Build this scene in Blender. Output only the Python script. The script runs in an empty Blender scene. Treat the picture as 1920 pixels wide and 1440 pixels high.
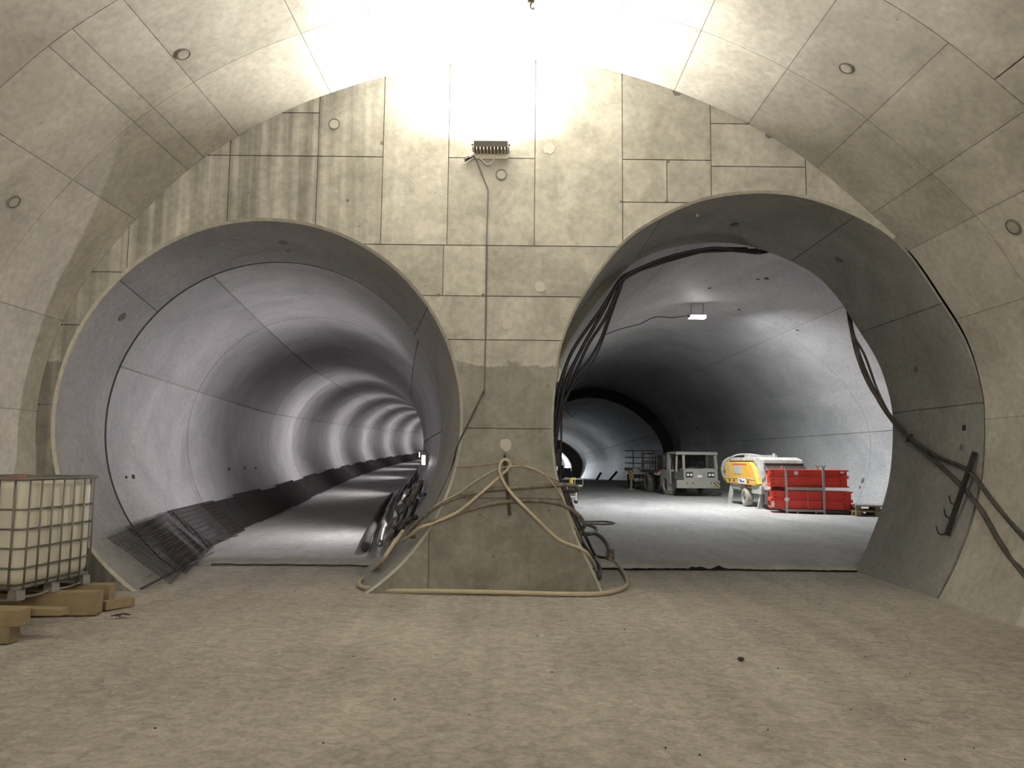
import bpy, bmesh, math, random
from mathutils import Vector, Matrix
random.seed(7)
SC = bpy.context.scene
COL = SC.collection

# ------------------------------------------------------------------ camera
FPX = 1400.0                      # focal length in pixels of the 1920 wide frame
CAMZ = 1.63
TH = math.atan(137.0 / FPX)       # tilted up a little
RO = math.radians(0.6)            # slight roll
CAM = Vector((0, 0, CAMZ))
_F = Vector((0, math.cos(TH), math.sin(TH)))
_U0 = Vector((0, -math.sin(TH), math.cos(TH)))
_R0 = Vector((1, 0, 0))
_U = _U0 * math.cos(RO) - _R0 * math.sin(RO)
_R = _R0 * math.cos(RO) + _U0 * math.sin(RO)
cd = bpy.data.cameras.new('camera')
cam = bpy.data.objects.new('camera', cd)
COL.objects.link(cam)
cd.sensor_width = 36.0
cd.lens = FPX / 1920.0 * 36.0
cd.clip_end = 500
cd.clip_start = 0.05
M = Matrix((_R, _U, -_F)).transposed().to_4x4()
M.translation = CAM
cam.matrix_world = M
SC.camera = cam

# ------------------------------------------------------------------ world, exposure
w = bpy.data.worlds.new('world')
SC.world = w
w.use_nodes = True
w.node_tree.nodes['Background'].inputs[0].default_value = (0.02, 0.02, 0.02, 1)
w.node_tree.nodes['Background'].inputs[1].default_value = 0.0
SC.view_settings.view_transform = 'Standard'
SC.view_settings.look = 'None'
SC.view_settings.gamma = 1.0
SC.view_settings.use_curve_mapping = False
SC.view_settings.exposure = 0.0
SC.cycles.diffuse_bounces = 4
SC.cycles.max_bounces = 8

WARM = (1.0, 0.945, 0.83)
COOL = (1.0, 0.935, 0.965)
NEUT = (0.95, 0.98, 1.0)
E_MAIN = 560.0        # flood lamp on the head wall
E_REAR = 2650.0        # flood lamp behind the camera
E_LEFT = 130.0         # lamps along the left tunnel
E_RIGHT = 920.0       # lamp in the right cavern


def ray(px, py):
    return _F + _R * ((px - 960.0) / FPX) + _U * ((720.0 - py) / FPX)


def P(px, py, Y):
    d = ray(px, py)
    return CAM + d * (Y / d.y)


def PZ(px, py, z=0.0):
    d = ray(px, py)
    return CAM + d * ((z - CAMZ) / d.z)


# ------------------------------------------------------------------ materials
def nodes_of(m):
    m.use_nodes = True
    nt = m.node_tree
    return nt, nt.nodes, nt.links, nt.nodes['Principled BSDF']


def plain(name, col, rough=0.6, metal=0.0, emit=None, estr=0.0, dust=None, dscale=6.0, damt=0.5):
    m = bpy.data.materials.new(name)
    nt, N, L, b = nodes_of(m)
    b.inputs['Roughness'].default_value = rough
    b.inputs['Metallic'].default_value = metal
    geo = N.new('ShaderNodeNewGeometry')
    nz = N.new('ShaderNodeTexNoise')
    nz.inputs['Scale'].default_value = dscale
    nz.inputs['Detail'].default_value = 6
    L.new(geo.outputs['Position'], nz.inputs['Vector'])
    rp = N.new('ShaderNodeValToRGB')
    rp.color_ramp.elements[0].position = 0.35
    rp.color_ramp.elements[1].position = 0.7
    c2 = dust if dust else tuple(min(1, c * 1.18 + 0.004) for c in col)
    rp.color_ramp.elements[0].color = (*col, 1)
    rp.color_ramp.elements[1].color = (*[a * (1 - damt) + d * damt for a, d in zip(col, c2)], 1)
    L.new(nz.outputs['Fac'], rp.inputs['Fac'])
    L.new(rp.outputs['Color'], b.inputs['Base Color'])
    if emit:
        b.inputs['Emission Color'].default_value = (*emit, 1)
        b.inputs['Emission Strength'].default_value = estr
        m.cycles.emission_sampling = 'NONE'      # the lamp's own light does the lighting
    return m


def concrete(name, c1, c2, scale=1.2, rough=0.75, bump=0.25, var=0.14, streak=0.0, stretch=(1, 1, 1), pits=True, fine=14.0, bscale=30.0):
    m = bpy.data.materials.new(name)
    nt, N, L, b = nodes_of(m)
    geo = N.new('ShaderNodeNewGeometry')
    mp = N.new('ShaderNodeMapping')
    mp.inputs['Scale'].default_value = stretch
    L.new(geo.outputs['Position'], mp.inputs['Vector'])
    n1 = N.new('ShaderNodeTexNoise')
    n1.inputs['Scale'].default_value = scale
    n1.inputs['Detail'].default_value = 8
    n1.inputs['Roughness'].default_value = 0.62
    n1.inputs['Distortion'].default_value = 0.6
    L.new(mp.outputs['Vector'], n1.inputs['Vector'])
    r1 = N.new('ShaderNodeValToRGB')
    r1.color_ramp.elements[0].position = 0.32
    r1.color_ramp.elements[1].position = 0.68
    r1.color_ramp.elements[0].color = (*c1, 1)
    r1.color_ramp.elements[1].color = (*c2, 1)
    L.new(n1.outputs['Fac'], r1.inputs['Fac'])
    # fine mottling
    n2 = N.new('ShaderNodeTexNoise')
    n2.inputs['Scale'].default_value = fine
    n2.inputs['Detail'].default_value = 5
    L.new(mp.outputs['Vector'], n2.inputs['Vector'])
    m2 = N.new('ShaderNodeMapRange')
    m2.inputs['From Min'].default_value = 0.3
    m2.inputs['From Max'].default_value = 0.7
    m2.inputs['To Min'].default_value = 0.85
    m2.inputs['To Max'].default_value = 1.1
    L.new(n2.outputs['Fac'], m2.inputs['Value'])
    # per-piece tone
    oi = N.new('ShaderNodeObjectInfo')
    m3 = N.new('ShaderNodeMapRange')
    m3.inputs['To Min'].default_value = 1 - var
    m3.inputs['To Max'].default_value = 1 + var * 0.6
    L.new(oi.outputs['Random'], m3.inputs['Value'])
    mul = N.new('ShaderNodeMath'); mul.operation = 'MULTIPLY'
    L.new(m2.outputs[0], mul.inputs[0]); L.new(m3.outputs[0], mul.inputs[1])
    fac = mul.outputs[0]
    if pits:
        v = N.new('ShaderNodeTexVoronoi')
        v.inputs['Scale'].default_value = 3.1
        L.new(geo.outputs['Position'], v.inputs['Vector'])
        mr = N.new('ShaderNodeMapRange')
        mr.inputs['From Min'].default_value = 0.022
        mr.inputs['From Max'].default_value = 0.04
        mr.inputs['To Min'].default_value = 0.45
        mr.inputs['To Max'].default_value = 1.0
        L.new(v.outputs['Distance'], mr.inputs['Value'])
        q = N.new('ShaderNodeMath'); q.operation = 'MULTIPLY'
        L.new(fac, q.inputs[0]); L.new(mr.outputs[0], q.inputs[1])
        fac = q.outputs[0]
    if streak > 0:
        mp2 = N.new('ShaderNodeMapping')
        mp2.inputs['Scale'].default_value = (9, 1, 0.35)
        L.new(geo.outputs['Position'], mp2.inputs['Vector'])
        n3 = N.new('ShaderNodeTexNoise')
        n3.inputs['Scale'].default_value = 1.0
        n3.inputs['Detail'].default_value = 5
        L.new(mp2.outputs['Vector'], n3.inputs['Vector'])
        mr = N.new('ShaderNodeMapRange')
        mr.inputs['From Min'].default_value = 0.35
        mr.inputs['From Max'].default_value = 0.68
        mr.inputs['To Min'].default_value = 1 - streak
        mr.inputs['To Max'].default_value = 1 + streak * 0.5
        L.new(n3.outputs['Fac'], mr.inputs['Value'])
        # streaks run mostly over the upper left of the wall
        sx = N.new('ShaderNodeSeparateXYZ')
        L.new(geo.outputs['Position'], sx.inputs[0])
        mk = N.new('ShaderNodeMapRange')
        mk.inputs['From Min'].default_value = -1.2
        mk.inputs['From Max'].default_value = -2.6
        mk.inputs['To Min'].default_value = 0.12
        mk.inputs['To Max'].default_value = 1.0
        L.new(sx.outputs['X'], mk.inputs['Value'])
        mx = N.new('ShaderNodeMix'); mx.data_type = 'FLOAT'
        L.new(mk.outputs[0], mx.inputs['Factor'])
        mx.inputs[2].default_value = 1.0
        L.new(mr.outputs[0], mx.inputs[3])
        q = N.new('ShaderNodeMath'); q.operation = 'MULTIPLY'
        L.new(fac, q.inputs[0]); L.new(mx.outputs[0], q.inputs[1])
        fac = q.outputs[0]
        # damp foot of the pillar with an uneven upper edge
        n4 = N.new('ShaderNodeTexNoise')
        n4.inputs['Scale'].default_value = 2.2
        n4.inputs['Detail'].default_value = 9
        n4.inputs['Roughness'].default_value = 0.65
        L.new(geo.outputs['Position'], n4.inputs['Vector'])
        ad = N.new('ShaderNodeMath'); ad.operation = 'MULTIPLY_ADD'
        L.new(n4.outputs['Fac'], ad.inputs[0]); ad.inputs[1].default_value = -0.55
        L.new(sx.outputs['Z'], ad.inputs[2])
        rr = N.new('ShaderNodeValToRGB')
        e = rr.color_ramp.elements
        e[0].position = 0.0; e[0].color = (0.62, 0.62, 0.62, 1)
        e[1].position = 1.0; e[1].color = (1, 1, 1, 1)
        a = rr.color_ramp.elements.new(0.46); a.color = (0.62, 0.62, 0.62, 1)
        a = rr.color_ramp.elements.new(0.5); a.color = (1.12, 1.12, 1.12, 1)
        a = rr.color_ramp.elements.new(0.56); a.color = (1.0, 1.0, 1.0, 1)
        mz = N.new('ShaderNodeMapRange')
        mz.inputs['From Min'].default_value = 2.15
        mz.inputs['From Max'].default_value = 2.85
        L.new(ad.outputs[0], mz.inputs['Value'])
        L.new(mz.outputs[0], rr.inputs['Fac'])
        q = N.new('ShaderNodeMath'); q.operation = 'MULTIPLY'
        L.new(fac, q.inputs[0]); L.new(rr.outputs['Color'], q.inputs[1])
        fac = q.outputs[0]
    vm = N.new('ShaderNodeVectorMath'); vm.operation = 'SCALE'
    L.new(r1.outputs['Color'], vm.inputs[0]); L.new(fac, vm.inputs['Scale'])
    L.new(vm.outputs[0], b.inputs['Base Color'])
    b.inputs['Roughness'].default_value = rough
    if bump > 0:
        nb = N.new('ShaderNodeTexNoise')
        nb.inputs['Scale'].default_value = bscale
        nb.inputs['Detail'].default_value = 6
        L.new(mp.outputs['Vector'], nb.inputs['Vector'])
        bp = N.new('ShaderNodeBump')
        bp.inputs['Strength'].default_value = bump
        bp.inputs['Distance'].default_value = 0.01
        L.new(nb.outputs['Fac'], bp.inputs['Height'])
        L.new(bp.outputs['Normal'], b.inputs['Normal'])
    return m


M_HEAD = concrete('headwall_concrete', (0.31, 0.30, 0.262), (0.50, 0.48, 0.42), 1.9, streak=0.4, var=0.16, bump=0.3)
M_VAULT = concrete('vault_concrete', (0.41, 0.39, 0.35), (0.61, 0.59, 0.535), 1.1, var=0.13, rough=0.62, bump=0.2)
M_TUN = concrete('tunnel_concrete', (0.32, 0.315, 0.32), (0.47, 0.46, 0.46), 0.9, var=0.2, rough=0.5, bump=0.15, pits=False)
M_TUNR = concrete('cavern_concrete', (0.34, 0.345, 0.35), (0.50, 0.50, 0.50), 0.55, var=0.06, rough=0.6, bump=0.15, stretch=(1, 0.5, 1.2))
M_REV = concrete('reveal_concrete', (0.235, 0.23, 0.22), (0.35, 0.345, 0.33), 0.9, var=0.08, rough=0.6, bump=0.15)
M_BACK = plain('joint_concrete', (0.26, 0.245, 0.21), 0.9)
M_CHAMF = concrete('chamfer_concrete', (0.46, 0.44, 0.38), (0.56, 0.54, 0.48), 4, var=0.0, pits=False)
M_PLUGL = plain('mortar_light', (0.44, 0.425, 0.375), 0.85)
M_PLUGD = plain('mortar_dark', (0.16, 0.15, 0.13), 0.9)
M_PLUG = concrete('plug_concrete', (0.38, 0.365, 0.32), (0.46, 0.44, 0.39), 4, var=0.04, pits=False)
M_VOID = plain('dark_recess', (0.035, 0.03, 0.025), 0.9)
M_SLAB = concrete('slab_concrete', (0.36, 0.355, 0.345), (0.50, 0.495, 0.48), 0.9, var=0.0, rough=0.8, bump=0.4, stretch=(1, 0.35, 1), pits=False, fine=9, bscale=16)


def floor_material():
    m = bpy.data.materials.new('dusty_floor')
    nt, N, L, b = nodes_of(m)
    geo = N.new('ShaderNodeNewGeometry')
    n1 = N.new('ShaderNodeTexNoise')
    n1.inputs['Scale'].default_value = 0.55
    n1.inputs['Detail'].default_value = 7
    n1.inputs['Roughness'].default_value = 0.6
    L.new(geo.outputs['Position'], n1.inputs['Vector'])
    r1 = N.new('ShaderNodeValToRGB')
    r1.color_ramp.elements[0].position = 0.3
    r1.color_ramp.elements[1].position = 0.7
    r1.color_ramp.elements[0].color = (0.37, 0.345, 0.305, 1)
    r1.color_ramp.elements[1].color = (0.50, 0.47, 0.42, 1)
    L.new(n1.outputs['Fac'], r1.inputs['Fac'])
    mp = N.new('ShaderNodeMapping')
    mp.inputs['Rotation'].default_value = (0, 0, math.radians(28))
    mp.inputs['Scale'].default_value = (1.0, 1.25, 1)
    L.new(geo.outputs['Position'], mp.inputs['Vector'])
    n2 = N.new('ShaderNodeTexNoise')
    n2.inputs['Scale'].default_value = 8.5
    n2.inputs['Detail'].default_value = 7
    n2.inputs['Roughness'].default_value = 0.6
    n2.inputs['Distortion'].default_value = 0.7
    L.new(mp.outputs['Vector'], n2.inputs['Vector'])
    n3 = N.new('ShaderNodeTexNoise')
    n3.inputs['Scale'].default_value = 0.45
    n3.inputs['Detail'].default_value = 2
    L.new(geo.outputs['Position'], n3.inputs['Vector'])
    amp = N.new('ShaderNodeMapRange')
    amp.inputs['From Min'].default_value = 0.38
    amp.inputs['From Max'].default_value = 0.62
    amp.inputs['To Min'].default_value = 0.35
    amp.inputs['To Max'].default_value = 1.0
    L.new(n3.outputs['Fac'], amp.inputs['Value'])
    mr = N.new('ShaderNodeMapRange')
    mr.inputs['From Min'].default_value = 0.38
    mr.inputs['From Max'].default_value = 0.62
    mr.inputs['To Min'].default_value = 0.83
    mr.inputs['To Max'].default_value = 1.14
    L.new(n2.outputs['Fac'], mr.inputs['Value'])
    # fine grit
    n5 = N.new('ShaderNodeTexNoise')
    n5.inputs['Scale'].default_value = 26
    n5.inputs['Detail'].default_value = 5
    n5.inputs['Roughness'].default_value = 0.65
    L.new(geo.outputs['Position'], n5.inputs['Vector'])
    m5 = N.new('ShaderNodeMapRange')
    m5.inputs['From Min'].default_value = 0.35
    m5.inputs['From Max'].default_value = 0.65
    m5.inputs['To Min'].default_value = 0.86
    m5.inputs['To Max'].default_value = 1.12
    L.new(n5.outputs['Fac'], m5.inputs['Value'])
    # long wheel tracks running towards the openings
    mp6 = N.new('ShaderNodeMapping')
    mp6.inputs['Rotation'].default_value = (0, 0, math.radians(-14))
    mp6.inputs['Scale'].default_value = (2.4, 0.12, 1)
    L.new(geo.outputs['Position'], mp6.inputs['Vector'])
    n6 = N.new('ShaderNodeTexNoise')
    n6.inputs['Scale'].default_value = 1.3
    n6.inputs['Detail'].default_value = 3
    L.new(mp6.outputs['Vector'], n6.inputs['Vector'])
    m6 = N.new('ShaderNodeMapRange')
    m6.inputs['From Min'].default_value = 0.36
    m6.inputs['From Max'].default_value = 0.64
    m6.inputs['To Min'].default_value = 0.91
    m6.inputs['To Max'].default_value = 1.07
    L.new(n6.outputs['Fac'], m6.inputs['Value'])
    q1 = N.new('ShaderNodeMath'); q1.operation = 'MULTIPLY'
    L.new(m5.outputs[0], q1.inputs[0]); L.new(m6.outputs[0], q1.inputs[1])
    q2 = N.new('ShaderNodeMath'); q2.operation = 'MULTIPLY'
    L.new(mr.outputs[0], q2.inputs[0]); L.new(q1.outputs[0], q2.inputs[1])
    vm = N.new('ShaderNodeVectorMath'); vm.operation = 'SCALE'
    L.new(r1.outputs['Color'], vm.inputs[0]); L.new(q2.outputs[0], vm.inputs['Scale'])
    L.new(vm.outputs[0], b.inputs['Base Color'])
    b.inputs['Roughness'].default_value = 0.85
    n4 = N.new('ShaderNodeTexNoise')
    n4.inputs['Scale'].default_value = 45
    n4.inputs['Detail'].default_value = 4
    L.new(geo.outputs['Position'], n4.inputs['Vector'])
    ma = N.new('ShaderNodeMath'); ma.operation = 'MULTIPLY'
    L.new(n2.outputs['Fac'], ma.inputs[0]); L.new(amp.outputs[0], ma.inputs[1])
    mb = N.new('ShaderNodeMath'); mb.operation = 'MULTIPLY_ADD'
    L.new(n4.outputs['Fac'], mb.inputs[0]); mb.inputs[1].default_value = 0.12
    L.new(ma.outputs[0], mb.inputs[2])
    bp = N.new('ShaderNodeBump')
    bp.inputs['Strength'].default_value = 1.0
    bp.inputs['Distance'].default_value = 0.07
    L.new(mb.outputs[0], bp.inputs['Height'])
    L.new(bp.outputs['Normal'], b.inputs['Normal'])
    return m


M_FLOOR = floor_material()
M_STEEL = plain('galvanised_steel', (0.42, 0.42, 0.40), 0.42, 0.7, dust=(0.5, 0.48, 0.42))
M_CAGE = plain('dull_cage_steel', (0.17, 0.165, 0.15), 0.5, 0.3, dust=(0.26, 0.25, 0.22))
M_RACK = plain('dull_galvanised_steel', (0.40, 0.40, 0.39), 0.55, 0.15)
M_DARKST = plain('dark_steel', (0.05, 0.047, 0.045), 0.5, 0.5)
M_REBAR = plain('rebar_steel', (0.045, 0.04, 0.042), 0.6, 0.3, dust=(0.10, 0.08, 0.07))
M_RUST = plain('rusty_steel', (0.06, 0.04, 0.03), 0.75, 0.2, dust=(0.14, 0.08, 0.05))
M_BLACK = plain('black_rubber', (0.016, 0.016, 0.018), 0.5)
M_CABLED = plain('dusty_black_cable', (0.045, 0.042, 0.038), 0.7, dust=(0.16, 0.145, 0.12))
M_HOSED = plain('dusty_dark_hose', (0.10, 0.09, 0.07), 0.8, dust=(0.30, 0.27, 0.21), dscale=10, damt=0.8)
M_HOSEC = plain('cream_hose', (0.50, 0.44, 0.32), 0.7, dust=(0.42, 0.37, 0.27), dscale=10)
M_BROWNW = plain('brown_wire', (0.33, 0.22, 0.14), 0.7)
M_GREYW = plain('grey_cable', (0.13, 0.125, 0.12), 0.7)
M_WHITEW = plain('white_cable', (0.75, 0.73, 0.66), 0.5)
M_WOOD = plain('sawn_timber', (0.26, 0.195, 0.105), 0.8, dust=(0.40, 0.32, 0.20), dscale=9)
M_WOODD = plain('weathered_timber', (0.22, 0.17, 0.10), 0.85, dust=(0.38, 0.31, 0.21), dscale=9)
M_TRUCK = plain('dusty_truck_paint', (0.30, 0.29, 0.245), 0.8, dust=(0.40, 0.385, 0.33), dscale=4)
M_TRUCKD = plain('dusty_dark_metal', (0.06, 0.058, 0.05), 0.8, dust=(0.15, 0.14, 0.12), dscale=5)
M_TYRE = plain('dusty_tyre', (0.10, 0.095, 0.085), 0.9, dust=(0.30, 0.28, 0.24), dscale=7)
M_TYREL = plain('pale_dusty_tyre', (0.30, 0.285, 0.25), 0.9, dust=(0.42, 0.40, 0.36), dscale=7)
M_YELLOW = plain('yellow_paint', (0.78, 0.40, 0.03), 0.5, dust=(0.62, 0.47, 0.22), dscale=3, damt=0.6)
M_PALE = plain('pale_grey_paint', (0.33, 0.325, 0.30), 0.7, dust=(0.58, 0.56, 0.51), dscale=3.5, damt=0.9)
M_RED = plain('red_paint', (0.80, 0.05, 0.028), 0.45, dust=(0.86, 0.08, 0.045), dscale=5)
M_WHITE = plain('white_tag', (0.82, 0.82, 0.80), 0.6)
M_BLUE = plain('blue_print', (0.05, 0.12, 0.50), 0.6)
M_REDP = plain('red_print', (0.55, 0.06, 0.05), 0.6)
M_HAZY = plain('hazard_yellow', (0.60, 0.48, 0.10), 0.7)
M_LAMPG = plain('lamp_glass', (0.75, 0.76, 0.74), 0.15)
M_BOARD = plain('grey_board', (0.40, 0.40, 0.38), 0.8)
M_STONE = plain('dark_stone', (0.03, 0.027, 0.024), 0.9)
M_REDLID = plain('red_plastic', (0.42, 0.10, 0.07), 0.5)
M_EMIT = plain('lamp_glow', (1, 1, 1), 0.5, emit=(1.0, 0.98, 0.95), estr=30)
M_EMITW = plain('warm_lamp_glow', (1, 1, 1), 0.5, emit=(1.0, 0.93, 0.78), estr=30)
M_MEMB = plain('black_membrane', (0.012, 0.012, 0.012), 0.7)
M_HOUSING = plain('lamp_housing', (0.16, 0.15, 0.15), 0.55)
M_FIN = plain('pale_lamp_bracket', (0.62, 0.58, 0.46), 0.6)
M_GREENISH = plain('pale_green_tube', (0.42, 0.50, 0.36), 0.6)


def plastic_material():
    m = bpy.data.materials.new('milky_plastic')
    nt, N, L, b = nodes_of(m)
    b.inputs['Base Color'].default_value = (0.80, 0.76, 0.64, 1)
    b.inputs['Roughness'].default_value = 0.4
    geo = N.new('ShaderNodeNewGeometry')
    nz = N.new('ShaderNodeTexNoise'); nz.inputs['Scale'].default_value = 2.5; nz.inputs['Detail'].default_value = 5
    L.new(geo.outputs['Position'], nz.inputs['Vector'])
    rp = N.new('ShaderNodeValToRGB')
    rp.color_ramp.elements[0].color = (0.86, 0.83, 0.73, 1)
    rp.color_ramp.elements[1].color = (0.93, 0.91, 0.83, 1)
    L.new(nz.outputs['Fac'], rp.inputs['Fac'])
    L.new(rp.outputs['Color'], b.inputs['Base Color'])
    tr = N.new('ShaderNodeBsdfTranslucent')
    tr.inputs['Color'].default_value = (0.85, 0.80, 0.62, 1)
    mx = N.new('ShaderNodeMixShader'); mx.inputs[0].default_value = 0.25
    out = N['Material Output']
    L.new(b.outputs[0], mx.inputs[1]); L.new(tr.outputs[0], mx.inputs[2])
    L.new(mx.outputs[0], out.inputs['Surface'])
    return m


M_TANK = plastic_material()


def stripe_material(name, ca, cb, scale=7.0):
    m = bpy.data.materials.new(name)
    nt, N, L, b = nodes_of(m)
    tc = N.new('ShaderNodeTexCoord')
    mp = N.new('ShaderNodeMapping')
    mp.inputs['Rotation'].default_value = (0, math.radians(45), 0)
    L.new(tc.outputs['Object'], mp.inputs['Vector'])
    wv = N.new('ShaderNodeTexWave'); wv.inputs['Scale'].default_value = scale
    L.new(mp.outputs['Vector'], wv.inputs['Vector'])
    rp = N.new('ShaderNodeValToRGB'); rp.color_ramp.interpolation = 'CONSTANT'
    rp.color_ramp.elements[0].color = (*ca, 1)
    rp.color_ramp.elements[1].position = 0.5
    rp.color_ramp.elements[1].color = (*cb, 1)
    L.new(wv.outputs['Fac'], rp.inputs['Fac'])
    L.new(rp.outputs['Color'], b.inputs['Base Color'])
    b.inputs['Roughness'].default_value = 0.7
    return m


M_HAZ = stripe_material('hazard_stripes', (0.45, 0.37, 0.12), (0.10, 0.09, 0.07), 2.6)
M_REDWHITE = stripe_material('red_white_stripes', (0.60, 0.10, 0.08), (0.65, 0.63, 0.58), 2.6)


# ------------------------------------------------------------------ mesh helpers
class MB:
    def __init__(self):
        self.v = []
        self.f = []

    def add(self, vs, fs):
        o = len(self.v)
        self.v += [Vector(p) for p in vs]
        self.f += [tuple(i + o for i in f) for f in fs]
        return self

    def box(self, c, s, rot=None):
        c = Vector(c)
        hx, hy, hz = s[0] / 2, s[1] / 2, s[2] / 2
        vs = [Vector((x, y, z)) for x in (-hx, hx) for y in (-hy, hy) for z in (-hz, hz)]
        if rot is not None:
            vs = [rot @ p for p in vs]
        return self.add([p + c for p in vs], [(0, 1, 3, 2), (4, 6, 7, 5), (0, 4, 5, 1), (2, 3, 7, 6), (0, 2, 6, 4), (1, 5, 7, 3)])

    def bar(self, a, b, wd, h, up=(0, 0, 1)):
        a, b = Vector(a), Vector(b)
        d = (b - a)
        y = d.normalized()
        x = y.cross(Vector(up))
        if x.length < 1e-5:
            x = Vector((1, 0, 0))
        x.normalize()
        z = x.cross(y)
        return self.box((a + b) / 2, (wd, d.length, h), Matrix((x, y, z)).transposed())

    def cyl(self, a, b, r, n=10, r2=None):
        a, b = Vector(a), Vector(b)
        r2 = r if r2 is None else r2
        d = (b - a).normalized()
        x = d.orthogonal().normalized()
        y = d.cross(x)
        vs = []
        for p, q in ((a, r), (b, r2)):
            for i in range(n):
                t = 2 * math.pi * i / n
                vs.append(p + (x * math.cos(t) + y * math.sin(t)) * q)
        fs = [(i, (i + 1) % n, n + (i + 1) % n, n + i) for i in range(n)]
        fs += [tuple(range(n - 1, -1, -1)), tuple(range(n, 2 * n))]
        return self.add(vs, fs)

    def tube(self, pts, r, n=8, closed=False):
        pts = [Vector(p) for p in pts]
        m = len(pts)
        vs = []
        nx = None
        for i in range(m):
            if closed:
                t = pts[(i + 1) % m] - pts[i - 1]
            else:
                t = pts[min(i + 1, m - 1)] - pts[max(i - 1, 0)]
            if t.length < 1e-9:
                t = Vector((0, 0, 1))
            t.normalize()
            if nx is None:
                nx = t.orthogonal().normalized()
            else:
                nx = nx - t * nx.dot(t)
                if nx.length < 1e-6:
                    nx = t.orthogonal()
                nx.normalize()
            ny = t.cross(nx)
            for k in range(n):
                a = 2 * math.pi * k / n
                vs.append(pts[i] + (nx * math.cos(a) + ny * math.sin(a)) * r)
        fs = []
        rng = m if closed else m - 1
        for i in range(rng):
            j = (i + 1) % m
            for k in range(n):
                l = (k + 1) % n
                fs.append((i * n + k, i * n + l, j * n + l, j * n + k))
        if not closed:
            fs.append(tuple(range(n - 1, -1, -1)))
            fs.append(tuple(range((m - 1) * n, m * n)))
        return self.add(vs, fs)

    def prism(self, poly, axis, a, b):
        """poly of 2D points extruded along axis ('x','y','z') from a to b"""
        def mk(p, t):
            return {'x': (t, p[0], p[1]), 'y': (p[0], t, p[1]), 'z': (p[0], p[1], t)}[axis]
        n = len(poly)
        vs = [mk(p, a) for p in poly] + [mk(p, b) for p in poly]
        fs = [(i, (i + 1) % n, n + (i + 1) % n, n + i) for i in range(n)]
        fs += [tuple(range(n - 1, -1, -1)), tuple(range(n, 2 * n))]
        return self.add(vs, fs)

    def build(self, name, mat, parent=None, smooth=False, origin=None, bevel=0.0, fix=True, auto=None):
        me = bpy.data.meshes.new(name)
        o = Vector(origin) if origin is not None else Vector((0, 0, 0))
        me.from_pydata([tuple(p - o) for p in self.v], [], self.f)
        me.update()
        if fix or bevel:
            bm = bmesh.new()
            bm.from_mesh(me)
            if fix:
                bmesh.ops.recalc_face_normals(bm, faces=bm.faces)
            if bevel:
                es = [e for e in bm.edges if len(e.link_faces) == 2 and e.calc_face_angle(0) > 0.6]
                bmesh.ops.bevel(bm, geom=es, offset=bevel, segments=2, profile=0.7, affect='EDGES', clamp_overlap=True)
            bm.to_mesh(me)
            bm.free()
        if smooth:
            for p in me.polygons:
                p.use_smooth = True
        me.materials.append(mat)
        ob = bpy.data.objects.new(name, me)
        COL.objects.link(ob)
        ob.location = o
        if parent is not None:
            ob.parent = parent
        if auto:
            try:
                me.set_sharp_from_angle(angle=math.radians(auto))
            except Exception:
                pass
        return ob


def tag(o, label=None, cat=None, group=None, kind=None):
    if label: o['label'] = label
    if cat: o['category'] = cat
    if group: o['group'] = group
    if kind: o['kind'] = kind
    return o


def thing(name, label, cat, loc=(0, 0, 0), rotz=0.0, group=None, kind=None):
    o = bpy.data.objects.new(name, None)
    o.empty_display_size = 0.2
    COL.objects.link(o)
    o.location = loc
    o.rotation_euler = (0, 0, rotz)
    return tag(o, label, cat, group, kind)


def catmull(pts, n=8, closed=False):
    pts = [Vector(p) for p in pts]
    m = len(pts)
    out = []
    rng = m if closed else m - 1
    for i in range(rng):
        if closed:
            p0, p1, p2, p3 = pts[i - 1], pts[i], pts[(i + 1) % m], pts[(i + 2) % m]
        else:
            p1, p2 = pts[i], pts[i + 1]
            p0 = pts[i - 1] if i > 0 else p1 * 2 - p2
            p3 = pts[i + 2] if i + 2 < m else p2 * 2 - p1
        for k in range(n):
            t = k / n
            out.append(0.5 * ((2 * p1) + (p2 - p0) * t + (2 * p0 - 5 * p1 + 4 * p2 - p3) * t * t + (3 * p1 - p0 - 3 * p2 + p3) * t ** 3))
    if not closed:
        out.append(pts[-1])
    return out


def resample(pts, n):
    L = [0.0]
    for i in range(1, len(pts)):
        L.append(L[-1] + (pts[i] - pts[i - 1]).length)
    out = []
    j = 0
    for k in range(n + 1):
        s = L[-1] * k / n
        while j < len(L) - 2 and L[j + 1] < s:
            j += 1
        d = L[j + 1] - L[j]
        t = 0 if d < 1e-9 else (s - L[j]) / d
        out.append(pts[j].lerp(pts[j + 1], min(max(t, 0), 1)))
    return out


# ------------------------------------------------------------------ the shapes of the place
D = 9.1            # the head wall stands this far from the camera
D2 = 11.3          # back of the head wall block


def px2d(lst, Y):
    out = []
    for x, y in lst:
        p = P(x, y, Y)
        out.append(Vector((p.x, p.z)))
    return out


# cavern cross-section, left foot -> crown -> right foot
_cl = px2d([(68, 890), (68, 790), (85, 690), (128, 580), (180, 500), (252, 415), (345, 325), (435, 262), (520, 216), (600, 182), (720, 144), (845, 120), (955, 112)], D)
_cr = px2d([(1060, 117), (1165, 138), (1290, 180), (1400, 231), (1500, 291), (1600, 372), (1700, 465), (1768, 560), (1814, 638), (1841, 727), (1847, 793), (1843, 885), (1828, 960), (1793, 1058), (1757, 1121)], D)
_cl = [Vector((-5.70, -0.05)), Vector((-5.76, 0.7))] + _cl
_cr[-1] = Vector((_cr[-1].x, -0.02))
CAVN = 160
CAV = resample(catmull(_cl + _cr, 8), CAVN)
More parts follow.
